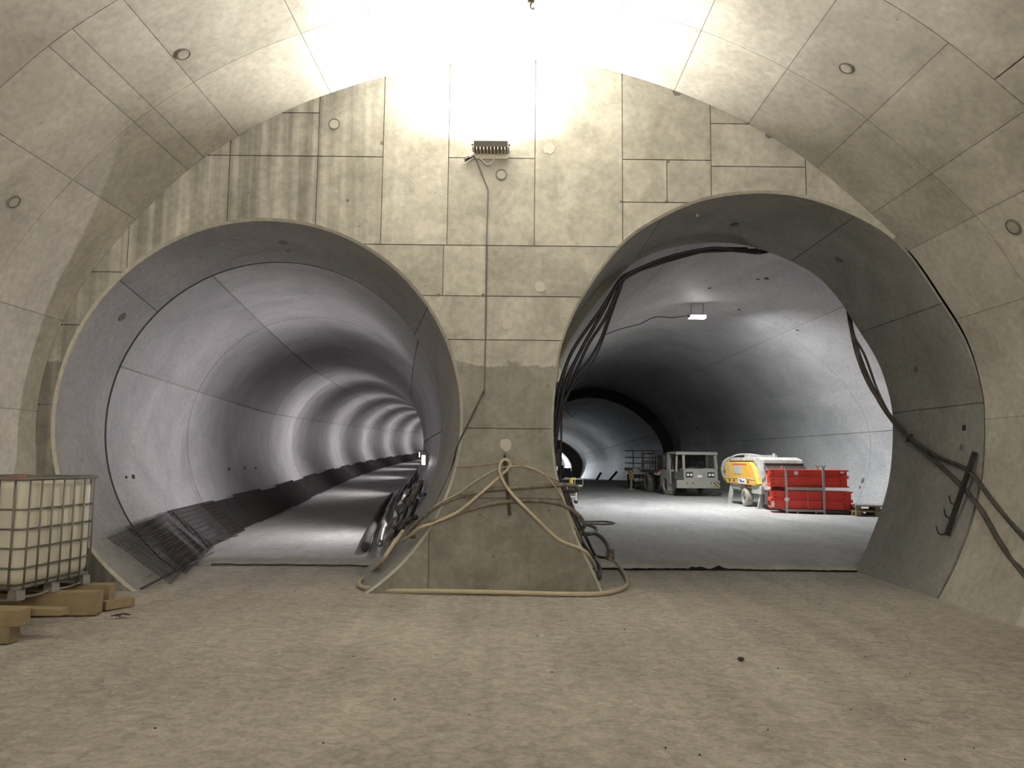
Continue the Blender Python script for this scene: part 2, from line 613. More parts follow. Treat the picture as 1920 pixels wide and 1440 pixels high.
# left opening: a circle cut by the floor
OLC, OLR = Vector((-3.10, 2.07)), 2.48
REC, RER = Vector((-3.43, 2.03)), 2.42
TLC, TLR = Vector((-3.58, 2.0)), 2.57


def circ(c, r, n=96, zfloor=-0.05):
    a = math.asin((zfloor - c.y) / r)
    t0, t1 = math.pi - a, a
    return [Vector((c.x + r * math.cos(t0 + (t1 - t0) * i / n), c.y + r * math.sin(t0 + (t1 - t0) * i / n))) for i in range(n + 1)]


OPL = circ(OLC, OLR)
# right opening, left foot -> crown -> right foot
_orl = px2d([(1137, 1112), (1110, 1063), (1086, 1015), (1063, 948), (1045, 887), (1038, 802), (1045, 698), (1057, 637), (1093, 558), (1164, 462), (1240, 408), (1330, 372), (1440, 361), (1537, 377), (1641, 422)], D)
_orr = px2d([(1703, 474), (1766, 565), (1812, 641), (1840, 727), (1846, 793), (1842, 885), (1827, 960), (1792, 1058), (1756, 1121)], D)
_orl[0] = Vector((_orl[0].x, -0.05))
_orr[-1] = Vector((_orr[-1].x, -0.05))
OPRN = 120
OPR = resample(catmull(_orl + _orr, 8), OPRN)


DL = 10.75         # back edge of the left reveal


def pathL(Y):
    u = Y - D2
    return -0.158 * u + 0.0013 * u * u


def riseL(Y):
    return 0.0 if Y < 22 else 0.022 * (Y - 22) ** 2 / 6 if Y < 25 else 0.022 * (Y - 23.5)


def pathR(Y):
    return 6.3 - 0.4 * (Y - D2) / 43.0


def dropR(Y):
    return 0.0 if Y < 52 else -0.024 * (Y - 52)


def normals2d(pts):
    """outward normals of an open contour that runs left foot -> crown -> right foot"""
    out = []
    n = len(pts)
    for i in range(n):
        t = pts[min(i + 1, n - 1)] - pts[max(i - 1, 0)]
        t.normalize()
        out.append(Vector((-t.y, t.x)))
    return out


def lining(parent, prof, ybreaks, sbreaks, mat, gap=0.012, thick=0.03, ystep=1.5, names='panel', backing=True, back_name='joint_filler'):
    """prof(Y) -> list of (X, z); panels between ybreaks and contour indices sbreaks, each a thin plate proud of the backing"""
    for a, b in zip(ybreaks[:-1], ybreaks[1:]):
        ya, yb = a + gap / 2, b - gap / 2
        m = max(1, int(math.ceil((yb - ya) / ystep)))
        ys = [ya + (yb - ya) * k / m for k in range(m + 1)]
        contours = [(y, prof(y)) for y in ys]
        for s0, s1 in zip(sbreaks[:-1], sbreaks[1:]):
            mb = MB()
            grid = []
            for y, c in contours:
                nn = normals2d(c)
                row = []
                idx = list(range(s0, s1 + 1))
                for i in idx:
                    p = c[i].copy()
                    if i == s0 and s0 > 0:
                        p = p + (c[i + 1] - c[i]).normalized() * gap / 2
                    if i == s1 and s1 < len(c) - 1:
                        p = p + (c[i - 1] - c[i]).normalized() * gap / 2
                    row.append((Vector((p.x, y, p.y)), Vector((nn[i].x, 0, nn[i].y))))
                grid.append(row)
            R, Cn = len(grid), len(grid[0])
            vs = [q[0] for row in grid for q in row]
            fs = [(r * Cn + c, r * Cn + c + 1, (r + 1) * Cn + c + 1, (r + 1) * Cn + c) for r in range(R - 1) for c in range(Cn - 1)]
            # skirt
            ring = [(0, c) for c in range(Cn)] + [(r, Cn - 1) for r in range(1, R)] + [(R - 1, c) for c in range(Cn - 2, -1, -1)] + [(r, 0) for r in range(R - 2, 0, -1)]
            o = len(vs)
            for r, c in ring:
                vs.append(grid[r][c][0] + grid[r][c][1] * thick)
                vs.append(grid[r][c][0].copy())
            k = len(ring)
            for i in range(k):
                j = (i + 1) % k
                fs.append((o + 2 * i + 1, o + 2 * i, o + 2 * j, o + 2 * j + 1))
            mb.add(vs, fs)
            ob = mb.build(names, mat, parent, fix=False)
            sm = [True] * ((R - 1) * (Cn - 1)) + [False] * k
            ob.data.polygons.foreach_set('use_smooth', sm)
    if backing:
        mb = MB()
        ya, yb = ybreaks[0], ybreaks[-1]
        m = max(1, int(math.ceil((yb - ya) / ystep)))
        rows = []
        for k in range(m + 1):
            y = ya + (yb - ya) * k / m
            c = prof(y)
            nn = normals2d(c)
            rows.append([Vector((p.x + q.x * thick * 0.8, y, p.y + q.y * thick * 0.8)) for p, q in zip(c, nn)])
        Cn = len(rows[0])
        mb.add([p for r in rows for p in r], [(r * Cn + c, r * Cn + c + 1, (r + 1) * Cn + c + 1, (r + 1) * Cn + c) for r in range(m) for c in range(Cn - 1)])
        ob = mb.build(back_name, M_BACK, parent, fix=False, smooth=True)


def structure(name, label=None):
    o = bpy.data.objects.new(name, None)
    COL.objects.link(o)
    o['kind'] = 'structure'
    if label:
        o['label'] = label
    return o


# ---------- cavern in front of the head wall
YB = -9.0


def near_idx(contour, px, py, Y=D):
    p = P(px, py, Y)
    q = Vector((p.x, p.z))
    return min(range(len(contour)), key=lambda i: (contour[i] - q).length)


_sb = [0] + [near_idx(CAV, *q) for q in ((72, 780), (255, 412), (455, 250), (615, 178), (1263, 168), (1530, 312), (1706, 470), (1846, 785))] + [CAVN]
vault = structure('ceiling', 'beige concrete vault of the large cavern in front of the head wall')
_sbf = sorted(set(_sb + [_sb[1] + 9, _sb[2] + 7, _sb[3] - 4, _sb[4] + 6, (_sb[4] + _sb[5]) // 2 + 3, _sb[5] - 7, _sb[6] - 8, _sb[6] + 7, _sb[7] + 8]))
lining(vault, lambda y: CAV, [6.25, 7.75, D], _sbf, M_VAULT, gap=0.006)
_sb2 = [0, _sb[1], _sb[2] - 5, _sb[3] + 3, _sb[5] - 22, _sb[5] + 10, _sb[7] - 8, _sb[8], CAVN]
lining(vault, lambda y: CAV, [YB, -4.0, 0.5, 3.2, 6.25], _sb2, M_VAULT, gap=0.012, ystep=2.0)

# back end of the cavern, behind the camera
mb = MB()
mb.add([(p.x * 1.01, YB, p.y * 1.01) for p in CAV] , [tuple(range(len(CAV)))])
bw = mb.build('wall_back', M_VAULT, fix=False)
bw['kind'] = 'structure'
bw['label'] = 'plain concrete end wall behind the viewpoint'

# ---------- head wall
iR = near_idx(CAV, 1703, 472)
OFFS = 0.03
_nl = normals2d(OPL)
OPL_o = [p + q * OFFS for p, q in zip(OPL, _nl)]
_nr = normals2d(OPR)
OPR_o = [p + q * OFFS for p, q in zip(OPR, _nr)]
iO = min(range(len(OPR)), key=lambda i: (OPR[i] - CAV[iR]).length) - 1
poly = CAV[:iR + 1] + list(reversed(OPR_o[:iO])) + list(reversed(OPL_o))
wall_front = structure('wall_front', 'concrete head wall with two round tunnel openings and formwork panel joints')


def in_poly(c, x, z):
    r = False
    j = len(c) - 1
    for i in range(len(c)):
        a, b = c[i], c[j]
        if (a.y > z) != (b.y > z) and x < (b.x - a.x) * (z - a.y) / (b.y - a.y) + a.x:
            r = not r
        j = i
    return r


from mathutils.geometry import delaunay_2d_cdt
_n = len(poly)
_cdt = delaunay_2d_cdt([Vector((p.x, p.y)) for p in poly], [(i, (i + 1) % _n) for i in range(_n)], [], 0, 1e-6)
_TV = _cdt[0]
_TF = [f for f in _cdt[2] if in_poly(poly, sum(_TV[i].x for i in f) / 3, sum(_TV[i].y for i in f) / 3)]


def flat(poly2, Y):
    bm = bmesh.new()
    vs = [bm.verts.new((p.x, Y, p.y)) for p in _TV]
    for f in _TF:
        bm.faces.new([vs[i] for i in f])
    bmesh.ops.recalc_face_normals(bm, faces=bm.faces[:])
    return bm


bm = flat(poly, D + 0.028)
me = bpy.data.meshes.new('joint_filler'); bm.to_mesh(me); bm.free()
me.materials.append(M_BACK)
ob = bpy.data.objects.new('joint_filler', me); COL.objects.link(ob); ob.parent = wall_front

# joints read along the row, all heights referred to the same column
TILES = [(-60, 30, 431, 294), (431, 30, 596, 213), (431, 213, 596, 294), (596, 30, 718, 294), (718, 30, 841, 458), (841, 30, 1003, 294),
         (1003, 30, 1167, 458), (1167, 30, 1333, 294), (1333, 30, 1510, 225), (1333, 225, 1510, 305), (1510, 30, 1900, 640),
         (-60, 294, 250, 515), (250, 294, 431, 720), (431, 294, 596, 470), (596, 294, 718, 458), (841, 294, 1003, 458),
         (1167, 294, 1250, 374), (1250, 294, 1333, 374), (1333, 305, 1510, 458), (1167, 374, 1333, 458),
         (596, 458, 828, 553), (828, 458, 911, 553), (911, 458, 1230, 553), (640, 553, 911, 635), (911, 553, 1180, 635),
         (680, 635, 1150, 801), (680, 801, 1150, 932), (560, 932, 812, 1190), (812, 932, 1230, 1190),
         (-60, 515, 250, 615), (-60, 615, 250, 765), (-60, 765, 250, 945), (-60, 945, 420, 1190)]
# share one coordinate per joint so that neighbouring panels line up
G = 0.006
for (x0, y0, x1, y1) in TILES:
    yr = 300 if y0 < 458 else 650
    X0, X1 = P(x0, yr, D).x, P(x1, yr, D).x
    Z1, Z0 = P(700, y0, D).z, P(700, y1, D).z
    bm = flat(poly, D)
    for co, no in (((X0 + G, D, 0), (-1, 0, 0)), ((X1 - G, D, 0), (1, 0, 0)), ((0, D, Z0 + G), (0, 0, -1)), ((0, D, Z1 - G), (0, 0, 1))):
        geom = bm.verts[:] + bm.edges[:] + bm.faces[:]
        bmesh.ops.bisect_plane(bm, geom=geom, plane_co=co, plane_no=no, clear_outer=True)
    if not bm.faces:
        bm.free(); continue
    r = bmesh.ops.extrude_face_region(bm, geom=bm.faces[:])
    for v in [g for g in r['geom'] if isinstance(g, bmesh.types.BMVert)]:
        v.co.y += 0.03
    bmesh.ops.recalc_face_normals(bm, faces=bm.faces[:])
    me = bpy.data.meshes.new('panel'); bm.to_mesh(me); bm.free()
    me.materials.append(M_HEAD)
    ob = bpy.data.objects.new('panel', me); COL.objects.link(ob); ob.parent = wall_front


def ruled(name, rows, mat, parent=None, kind='structure', smooth=True):
    mb = MB()
    n = len(rows[0])
    mb.add([p for r in rows for p in r], [(r * n + c, r * n + c + 1, (r + 1) * n + c + 1, (r + 1) * n + c) for r in range(len(rows) - 1) for c in range(n - 1)])
    ob = mb.build(name, mat, parent, fix=False, smooth=smooth)
    if parent is None:
        ob['kind'] = kind
    return ob


t1 = ruled('trim_1', [[Vector((p.x, D, p.y)) for p in OPL_o], [Vector((p.x, D + 0.035, p.y)) for p in OPL]], M_CHAMF)
t1['label'] = 'pale chamfered edge round the left tunnel opening'
t2 = ruled('trim_2', [[Vector((p.x, D, p.y)) for p in OPR_o[:iO]], [Vector((p.x, D + 0.035, p.y)) for p in OPR[:iO]]], M_CHAMF)
t2['label'] = 'pale chamfered edge round the right tunnel opening'

# ---------- left opening reveal and left tunnel
def prof_revL(y):
    t = (y - D) / (DL - D)
    return circ(OLC.lerp(REC, t), OLR + (RER - OLR) * t)


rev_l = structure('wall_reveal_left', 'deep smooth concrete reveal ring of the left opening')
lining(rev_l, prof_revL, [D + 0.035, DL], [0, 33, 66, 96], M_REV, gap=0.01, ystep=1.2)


def prof_tunL(y):
    c = TLC + Vector((pathL(y), riseL(y)))
    return circ(c, TLR, zfloor=riseL(y) - 0.05)


tun_l = structure('wall_left', 'curving ring-jointed concrete lining of the left tunnel')
lining(tun_l, prof_tunL, [DL] + [DL + 0.55 + 4.5 * k for k in range(1, 21)], [0, 25, 40, 67, 78, 96], M_TUN, gap=0.026, thick=0.03, ystep=1.2)
# recessed dark ring joint between reveal and tunnel is the gap above; tunnel end far round the bend
t3 = ruled('trim_3', [[Vector((p.x, DL, p.y)) for p in prof_revL(DL)], [Vector((p.x, DL + 0.05, p.y)) for p in prof_revL(DL)]], M_VOID)
t3['label'] = 'dark joint ring between the left reveal and the tunnel lining'
sl = ruled('wall_left_step', [[Vector((p.x, DL, p.y)) for p in prof_revL(DL)], [Vector((p.x, DL + 0.01, p.y)) for p in prof_tunL(DL)]], M_REV, smooth=False)
sl['label'] = 'narrow step behind the left reveal ring'
c = prof_tunL(D2 + 89.8)
mb = MB(); mb.add([(p.x, D2 + 89.8, p.y) for p in c], [tuple(range(len(c)))])
e = mb.build('wall_left_end', M_TUN, fix=False); e['kind'] = 'structure'; e['label'] = 'far end of the left tunnel out of sight round the bend'

# ---------- right opening reveal, right cavern and the tunnel beyond
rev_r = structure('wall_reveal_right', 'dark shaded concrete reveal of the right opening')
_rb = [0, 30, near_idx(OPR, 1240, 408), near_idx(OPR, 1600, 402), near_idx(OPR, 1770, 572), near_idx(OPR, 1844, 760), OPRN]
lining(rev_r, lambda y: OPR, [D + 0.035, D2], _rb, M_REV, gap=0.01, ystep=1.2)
_half = [Vector((abs(p.x), p.y)) for p in CAV[CAVN // 2:]]
_c2 = [Vector((-p.x, p.y)) for p in reversed(_half)] + _half[1:]
_c2[len(_c2) // 2].x = 0
CAV2 = resample(_c2, 120)
CAV2[0].y = CAV2[-1].y = -0.05


def prof_cav2(y):
    return [Vector((p.x + pathR(y), p.y)) for p in CAV2]


cav2 = structure('wall_right', 'grey concrete vault of the wide right cavern behind the opening')
lining(cav2, prof_cav2, [D2, 24.9, 38.5, 54.0], [0, 16, 42, 78, 104, 120], M_TUNR, gap=0.016, thick=0.03, ystep=2.5)
fw = ruled('wall_right_portal', [[Vector((p.x, D2, p.y)) for p in OPR], [Vector((p.x, D2 + 0.02, p.y)) for p in prof_cav2(D2)]], M_TUNR, smooth=False)
fw['label'] = 'inner face of the head wall block towards the right cavern'
K3 = 0.90


def prof_tun3(y):
    return [Vector((p.x * K3 + pathR(54) - 0.15, (p.y + 0.05) * K3 - 0.05 + dropR(y))) for p in CAV2]


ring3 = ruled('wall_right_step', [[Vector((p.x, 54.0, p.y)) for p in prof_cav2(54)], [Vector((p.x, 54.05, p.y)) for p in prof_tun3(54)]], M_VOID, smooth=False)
ring3['label'] = 'dark step ring where the right cavern narrows to the tunnel'
tun3 = structure('wall_right_tunnel', 'ring-jointed tunnel beyond the right cavern running downhill')
lining(tun3, prof_tun3, [54.05] + [60 + 6.9 * k for k in range(0, 9)], [0, 24, 60, 96, 120], M_TUNR, gap=0.06, thick=0.06, ystep=3.5)
YE = 60 + 6.9 * 8


def prof_end(y):
    return [Vector((p.x * 0.66 + pathR(54) - 0.45, (p.y + 0.05) * 0.72 - 0.05 + dropR(YE))) for p in CAV2]


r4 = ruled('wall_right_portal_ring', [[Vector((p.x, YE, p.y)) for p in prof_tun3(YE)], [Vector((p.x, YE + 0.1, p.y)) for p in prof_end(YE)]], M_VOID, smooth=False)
r4['label'] = 'dark ring round the bright far portal of the right tunnel'
tun4 = structure('wall_right_far', 'brightly lit pale tunnel beyond the far portal')
lining(tun4, prof_end, [YE + 0.1, YE + 6, YE + 12, YE + 18], [0, 60, 120], M_TUNR, gap=0.1, thick=0.05, ystep=3)
c = prof_end(0)
mb = MB(); mb.add([(p.x, YE + 18, p.y) for p in c], [tuple(range(len(c)))])
e = mb.build('wall_right_end', M_TUNR, fix=False); e['kind'] = 'structure'; e['label'] = 'end of the far tunnel beyond the right cavern'

# ---------- floors
def hnoise(x, y):
    return (math.sin(x * 1.7 + 0.6 * math.sin(y * 1.3)) * 0.5 + math.sin(y * 2.1 + x * 0.7) * 0.3 + math.sin((x + y) * 4.3) * 0.12)


def floor_grid(name, x0, x1, y0, y1, nx, ny, zf, mat, xshift=None, label=None, front=None):
    mb = MB()
    vs = []
    for j in range(ny + 1):
        y = y0 + (y1 - y0) * j / ny
        for i in range(nx + 1):
            x = x0 + (x1 - x0) * i / nx
            X = x + (xshift(y) if xshift else 0)
            yy = y + (front(x) if front and j == 0 else 0)
            vs.append((X, yy, zf(X, y)))
    fs = [(j * (nx + 1) + i, j * (nx + 1) + i + 1, (j + 1) * (nx + 1) + i + 1, (j + 1) * (nx + 1) + i) for j in range(ny) for i in range(nx)]
    if front:
        o = len(vs)
        for i in range(nx + 1):
            p = vs[i]
            vs.append((p[0], p[1], -0.12))
        fs += [(i + 1, i, o + i, o + i + 1) for i in range(nx)]
    mb.add(vs, fs)
    ob = mb.build(name, mat, fix=False, smooth=True)
    ob['kind'] = 'structure'
    if label:
        ob['label'] = label
    return ob


floor_grid('floor', -6.0, 6.0, YB - 0.1, D2 + 0.4, 80, 120, lambda x, y: 0.008 * hnoise(x, y) - 0.006 - (0.02 if y > D2 - 0.1 else 0), M_FLOOR, label='dusty beige trodden concrete floor of the front cavern')


def edge_l(x):
    return 0.015 * math.sin(x * 7) + 0.02 * math.sin(x * 2.3) - 0.05


def edge_r(x):
    return 0.02 * math.sin(x * 6.1) + 0.03 * math.sin(x * 2.3 + 1) - 0.04


floor_grid('floor_left', -1.9, 1.9, D2, D2 + 90, 24, 120, lambda x, y: 0.03 + riseL(y) + 0.006 * hnoise(x, y * 0.4), M_SLAB, xshift=lambda y: TLC.x + pathL(y), label='grey concrete floor strip of the left tunnel', front=edge_l)
floor_grid('floor_right', 0.3, 13.0, D2, 54.0, 60, 50, lambda x, y: 0.03 + 0.008 * hnoise(x, y * 0.5), M_SLAB, label='grey dusty concrete floor of the right cavern', front=edge_r)
floor_grid('floor_right_far', -5.5, 5.5, 54.0, YE + 18, 8, 24, lambda x, y: 0.03 + (dropR(y) if y < YE else dropR(YE)), M_SLAB, xshift=lambda y: pathR(54) - 0.15, label='floor of the far right tunnel sloping away')


# ------------------------------------------------------------------ surface hits for things fixed on the vault
def inside(c, x, z):
    n = len(c)
    r = False
    j = n - 1
    for i in range(n):
        a, b = c[i], c[j]
        if (a.y > z) != (b.y > z) and x < (b.x - a.x) * (z - a.y) / (b.y - a.y) + a.x:
            r = not r
        j = i
    return r


def hit(px, py, prof, t0=3.0, t1=60.0, step=0.02):
    d = ray(px, py)
    d = d / d.y
    t = t0
    while t < t1:
        p = CAM + d * t
        c = prof(t)
        if not inside(c, p.x, p.z):
            i = min(range(len(c)), key=lambda k: (c[k] - Vector((p.x, p.z))).length)
            n = normals2d(c)[i]
            return p - d * step * 0.5, Vector((-n.x, 0, -n.y))
        t += step
    return CAM + d * t1, Vector((0, -1, 0))


def ring_mesh(mb, c, n, r0, r1, h, seg=20):
    n = Vector(n).normalized()
    x = n.orthogonal().normalized()
    y = n.cross(x)
    vs = []
    for k in range(seg):
        a = 2 * math.pi * k / seg
        d = x * math.cos(a) + y * math.sin(a)
        vs += [c + d * r1 - n * 0.01, c + d * r1 + n * h, c + d * r0 + n * h, c + d * r0 - n * 0.01]
    fs = []
    for k in range(seg):
        j = (k + 1) % seg
        for q in range(3):
            fs.append((k * 4 + q, j * 4 + q, j * 4 + q + 1, k * 4 + q + 1))
    mb.add(vs, fs)


def disc_mesh(mb, c, n, r, h, seg=16, rough=0.0):
    n = Vector(n).normalized()
    x = n.orthogonal().normalized()
    y = n.cross(x)
    vs = [c + n * h]
    for k in range(seg):
        a = 2 * math.pi * k / seg
        q = r * (1 + random.uniform(-rough, rough))
        vs.append(c + (x * math.cos(a) + y * math.sin(a)) * q * 0.93 + n * h)
    for k in range(seg):
        a = 2 * math.pi * k / seg
        vs.append(c + (x * math.cos(a) + y * math.sin(a)) * r * 1.0 - n * 0.01)
    fs = [(0, 1 + k, 1 + (k + 1) % seg) for k in range(seg)] + [(1 + k, 1 + seg + k, 1 + seg + (k + 1) % seg, 1 + (k + 1) % seg) for k in range(seg)]
    mb.add(vs, fs)


NW = Vector((0, -1, 0))


def plug_ring(c, n, r, parent):
    mb = MB(); ring_mesh(mb, c, n, r * 0.86, r, 0.012)
    o = mb.build('plug_ring', M_PLUGD, parent, smooth=False)
    mb = MB(); disc_mesh(mb, c, n, r * 0.84, 0.009)
    mb.build('plug', M_PLUG, parent)


def plug_patch(c, n, r, parent, mat, h=0.006, rough=0.14):
    mb = MB(); disc_mesh(mb, c, n, r, h, 18, rough)
    mb.build('plug', mat, parent)


for (x, y, r) in ((627, 233, 0.075), (940, 328, 0.072)):
    plug_ring(P(x, y, D), NW, r, wall_front)
for (x, y, r, m) in ((810, 157, 0.07, M_PLUG), (1030, 279, 0.075, M_PLUGL), (1012, 538, 0.072, M_PLUGL), (950, 608, 0.07, M_PLUGL),
                     (1269, 172, 0.06, M_PLUGD), (1443, 252, 0.06, M_PLUGD), (948, 834, 0.08, M_PLUGL)):
    plug_patch(P(x, y, D), NW, r, wall_front, m)
for (x, y) in ((652, 376), (1027, 724), (1013, 808), (716, 268), (906, 553), (822, 553), (1253, 303), (1308, 404), (1250, 378), (1165, 378), (925, 1043), (1021, 1020), (900, 966), (1029, 958)):
    plug_patch(P(x, y, D), NW, 0.022, wall_front, M_PLUGD, 0.003, 0.3)
for (x, y, r) in ((343, 101, 0.075), (25, 378, 0.07), (1587, 127, 0.075), (1901, 425, 0.09)):
    c, n = hit(x, y, lambda t: CAV)
    plug_ring(c + n * 0.004, n, r, vault)
# round dark plugs inside the reveals
def hit_rev(px, py, prof, parent, r=0.06, mat=M_PLUGD):
    c, n = hit(px, py, prof, t0=D + 0.05, t1=20)
    plug_patch(c + n * 0.004, n, r, parent, mat, 0.006, 0.08)


for (x, y, r) in ((532, 455, 0.07), (540, 470, 0.03), (229, 594, 0.07)):
    hit_rev(x, y, prof_revL, rev_l, r)
for (x, y, r) in ((1377, 421, 0.07), (1574, 486, 0.07), (1718, 692, 0.05)):
    hit_rev(x, y, lambda t: OPR, rev_r, r)
for (x, y) in ((1808, 802),):
    c, n = hit(x, y, lambda t: OPR, t0=8, t1=20)
    mb = MB(); disc_mesh(mb, c + n * 0.002, n, 0.05, 0.004, 4)
    o = mb.build('box_recess', M_VOID, rev_r)
c, n = hit(1803, 839, lambda t: OPR, t0=8, t1=20)
mb = MB(); disc_mesh(mb, c, n, 0.05, 0.008, 4); mb.build('cover_plate', M_PLUGD, rev_r)
# small boxes left in the tunnel lining
for (x, y, s) in ((249, 894, 0.05), (236, 895, 0.03), (429, 880, 0.06), (458, 878, 0.06), (479, 878, 0.05)):
    c, n = hit(x, y, prof_tunL, t0=D2 + 0.05, t1=60, step=0.04)
    mb = MB(); disc_mesh(mb, c + n * 0.01, n, s, 0.006, 4); mb.build('box_recess', M_VOID, tun_l)
for (x, y, s) in ((1618, 901, 0.10), (1613, 914, 0.06), (1306, 801, 0.14), (1330, 540, 0.05), (1421, 523, 0.05), (1437, 522, 0.07), (1386, 580, 0.06), (1494, 618, 0.05)):
    c, n = hit(x, y, prof_cav2, t0=D2 + 0.3, t1=60, step=0.04)
    mb = MB(); disc_mesh(mb, c + n * 0.02, n, s, 0.006, 6); mb.build('box_recess', M_PLUGD, cav2)
# rod ends hanging from the crown
c, n = hit(995, 4, lambda t: CAV)
hk = thing('ceiling_hook', 'small rusty hook hanging from the vault above the glare', 'hook', c + n * 0.0)
mb = MB(); mb.box((0, 0, -0.012), (0.07, 0.07, 0.03)).build('base_plate', M_RUST, hk)
mb = MB(); mb.tube(catmull([(0, 0, -0.02), (0, 0, -0.06), (0.025, 0, -0.085), (0.04, 0, -0.06)], 5), 0.01, 6).build('hook', M_RUST, hk, smooth=True)


# ------------------------------------------------------------------ lamps
def area(name, loc, direction, size, energy, color, spread=180, sy=None, parent=None):
    ld = bpy.data.lights.new(name, 'AREA')
    ld.energy = energy
    ld.color = color
    ld.shape = 'RECTANGLE'
    ld.size = size
    ld.size_y = sy or size
    ld.spread = math.radians(spread)
    o = bpy.data.objects.new(name, ld)
    COL.objects.link(o)
    o.location = loc
    o.rotation_euler = Vector(direction).to_track_quat('-Z', 'Y').to_euler()
    if parent is not None:
        o.parent = parent
    return o


# flood lamp on the head wall
FL = P(921, 290, D)
fl = thing('flood_lamp', 'dark finned flood lamp fixed to the head wall, shining up at the vault', 'lamp', (FL.x, D, FL.z))
mb = MB()
mb.prism([(-0.02, 0.0), (-0.20, 0.015), (-0.24, 0.075), (-0.22, 0.11), (-0.03, 0.09)], 'x', -0.21, 0.21)
mb.build('housing', M_HOUSING, fl, bevel=0.008)
mb = MB()
for k in range(9):
    x = -0.175 + 0.35 * k / 8
    mb = MB(); mb.box((x, -0.12, 0.0), (0.012, 0.17, 0.035)).build('cooling_fin', M_FIN, fl)
mb = MB(); mb.box((0, -0.012, -0.035), (0.42, 0.024, 0.055)).build('wall_bracket', M_FIN, fl, bevel=0.004)
for s in (-1, 1):
    mb = MB(); mb.box((s * 0.222, -0.10, 0.02), (0.012, 0.16, 0.022)); mb.cyl((s * 0.215, -0.17, 0.055), (s * 0.24, -0.17, 0.055), 0.014, 8); mb.build('bracket_arm', M_DARKST, fl)
mb = MB(); mb.add([(-0.19, -0.215, 0.113), (0.19, -0.215, 0.113), (0.19, -0.04, 0.095), (-0.19, -0.04, 0.095)], [(0, 1, 2, 3)]); mb.build('lens', M_EMITW, fl, fix=False)
mb = MB(); mb.cyl((-0.22, -0.03, -0.02), (-0.33, -0.05, -0.095), 0.02, 8); mb.build('plug', M_BLACK, fl)
mb = MB(); mb.cyl((-0.21, -0.03, 0.0), (-0.28, -0.04, -0.05), 0.026, 8); mb.build('plug_socket', M_WHITEW, fl)
mb = MB(); mb.tube(catmull([(-0.33, -0.05, -0.095), (-0.36, -0.05, -0.12), (-0.345, -0.05, -0.14), (-0.30, -0.04, -0.12), (-0.22, -0.03, -0.05)], 6), 0.007, 6).build('plug_lead', M_WHITEW, fl, smooth=True)
mb = MB(); mb.tube(catmull([(-0.18, -0.03, -0.03), (-0.12, -0.04, -0.08), (-0.06, -0.04, -0.14), (0.0, -0.04, -0.13), (0.03, -0.035, -0.08), (0.03, -0.03, -0.05)], 6), 0.007, 6).build('lamp_lead', M_WHITEW, fl, smooth=True)
area('flood_light', (0, -0.085, 0.13), (0, -0.6, 1), 0.36, E_MAIN, WARM, 180, 0.07, fl)

# flood lamp on the vault behind the viewpoint
fr = thing('flood_lamp', 'flood lamp on the cavern end wall behind the viewpoint', 'lamp', (0.6, YB, 4.9))
mb = MB(); mb.prism([(0.02, 0.0), (0.20, 0.015), (0.24, 0.075), (0.22, 0.11), (0.03, 0.09)], 'x', -0.21, 0.21); mb.build('housing', M_HOUSING, fr, bevel=0.008)
mb = MB(); mb.add([(-0.19, 0.215, 0.113), (0.19, 0.215, 0.113), (0.19, 0.04, 0.095), (-0.19, 0.04, 0.095)], [(0, 1, 2, 3)]); mb.build('lens', M_EMITW, fr, fix=False)
area('flood_light', (0, 0.128, 0.13), (0, 0.55, 1), 0.36, E_REAR, WARM, 175, 0.16, fr)

# lamps on the right wall of the left tunnel
for k, Y in enumerate((15.6, 29.5, 42.0, 54.0, 66.0, 78.0, 91.0)):
    c0 = TLC + Vector((pathL(Y), 0))
    z = 1.55
    xr = c0.x + math.sqrt(TLR ** 2 - (z - c0.y) ** 2)
    lab = ['bright work lamp on the left tunnel side, the larger glare beside the pillar', 'bright work lamp deeper in the left tunnel, the smaller glare'][k] if k < 2 else 'work lamp on the left tunnel wall, hidden round the bend'
    aim = math.radians(20 if k == 0 else 10)
    lt = thing('work_lamp', lab, 'lamp', (xr - 0.03, Y, z + riseL(Y)), aim, 'lamps along the left tunnel')
    mb = MB(); mb.box((-0.05, 0.02, 0.0), (0.06, 0.30, 0.22)).build('housing', M_HOUSING, lt, bevel=0.01)
    mb = MB(); mb.box((-0.0, 0, 0), (0.06, 0.04, 0.10)).build('bracket', M_STEEL, lt)
    mb = MB(); mb.box((-0.086, 0.02, 0.0), (0.012, 0.26, 0.18)).build('lens', M_EMIT, lt)
    mb = MB()
    mb.tube([(-0.02, 0.16, 0.10), (-0.10, 0.17, 0.20), (-0.12, 0.0, 0.20), (-0.10, -0.17, 0.20), (-0.02, -0.16, 0.10)], 0.008, 6); mb.build('guard_frame', M_DARKST, lt)
    area('work_light', (-0.11, 0.02, 0.0), (-1, 0.0, 0.1), 0.2, E_LEFT * (1.0 if k == 0 else 0.8), COOL, 150 if k == 0 else 125, 0.14, lt)

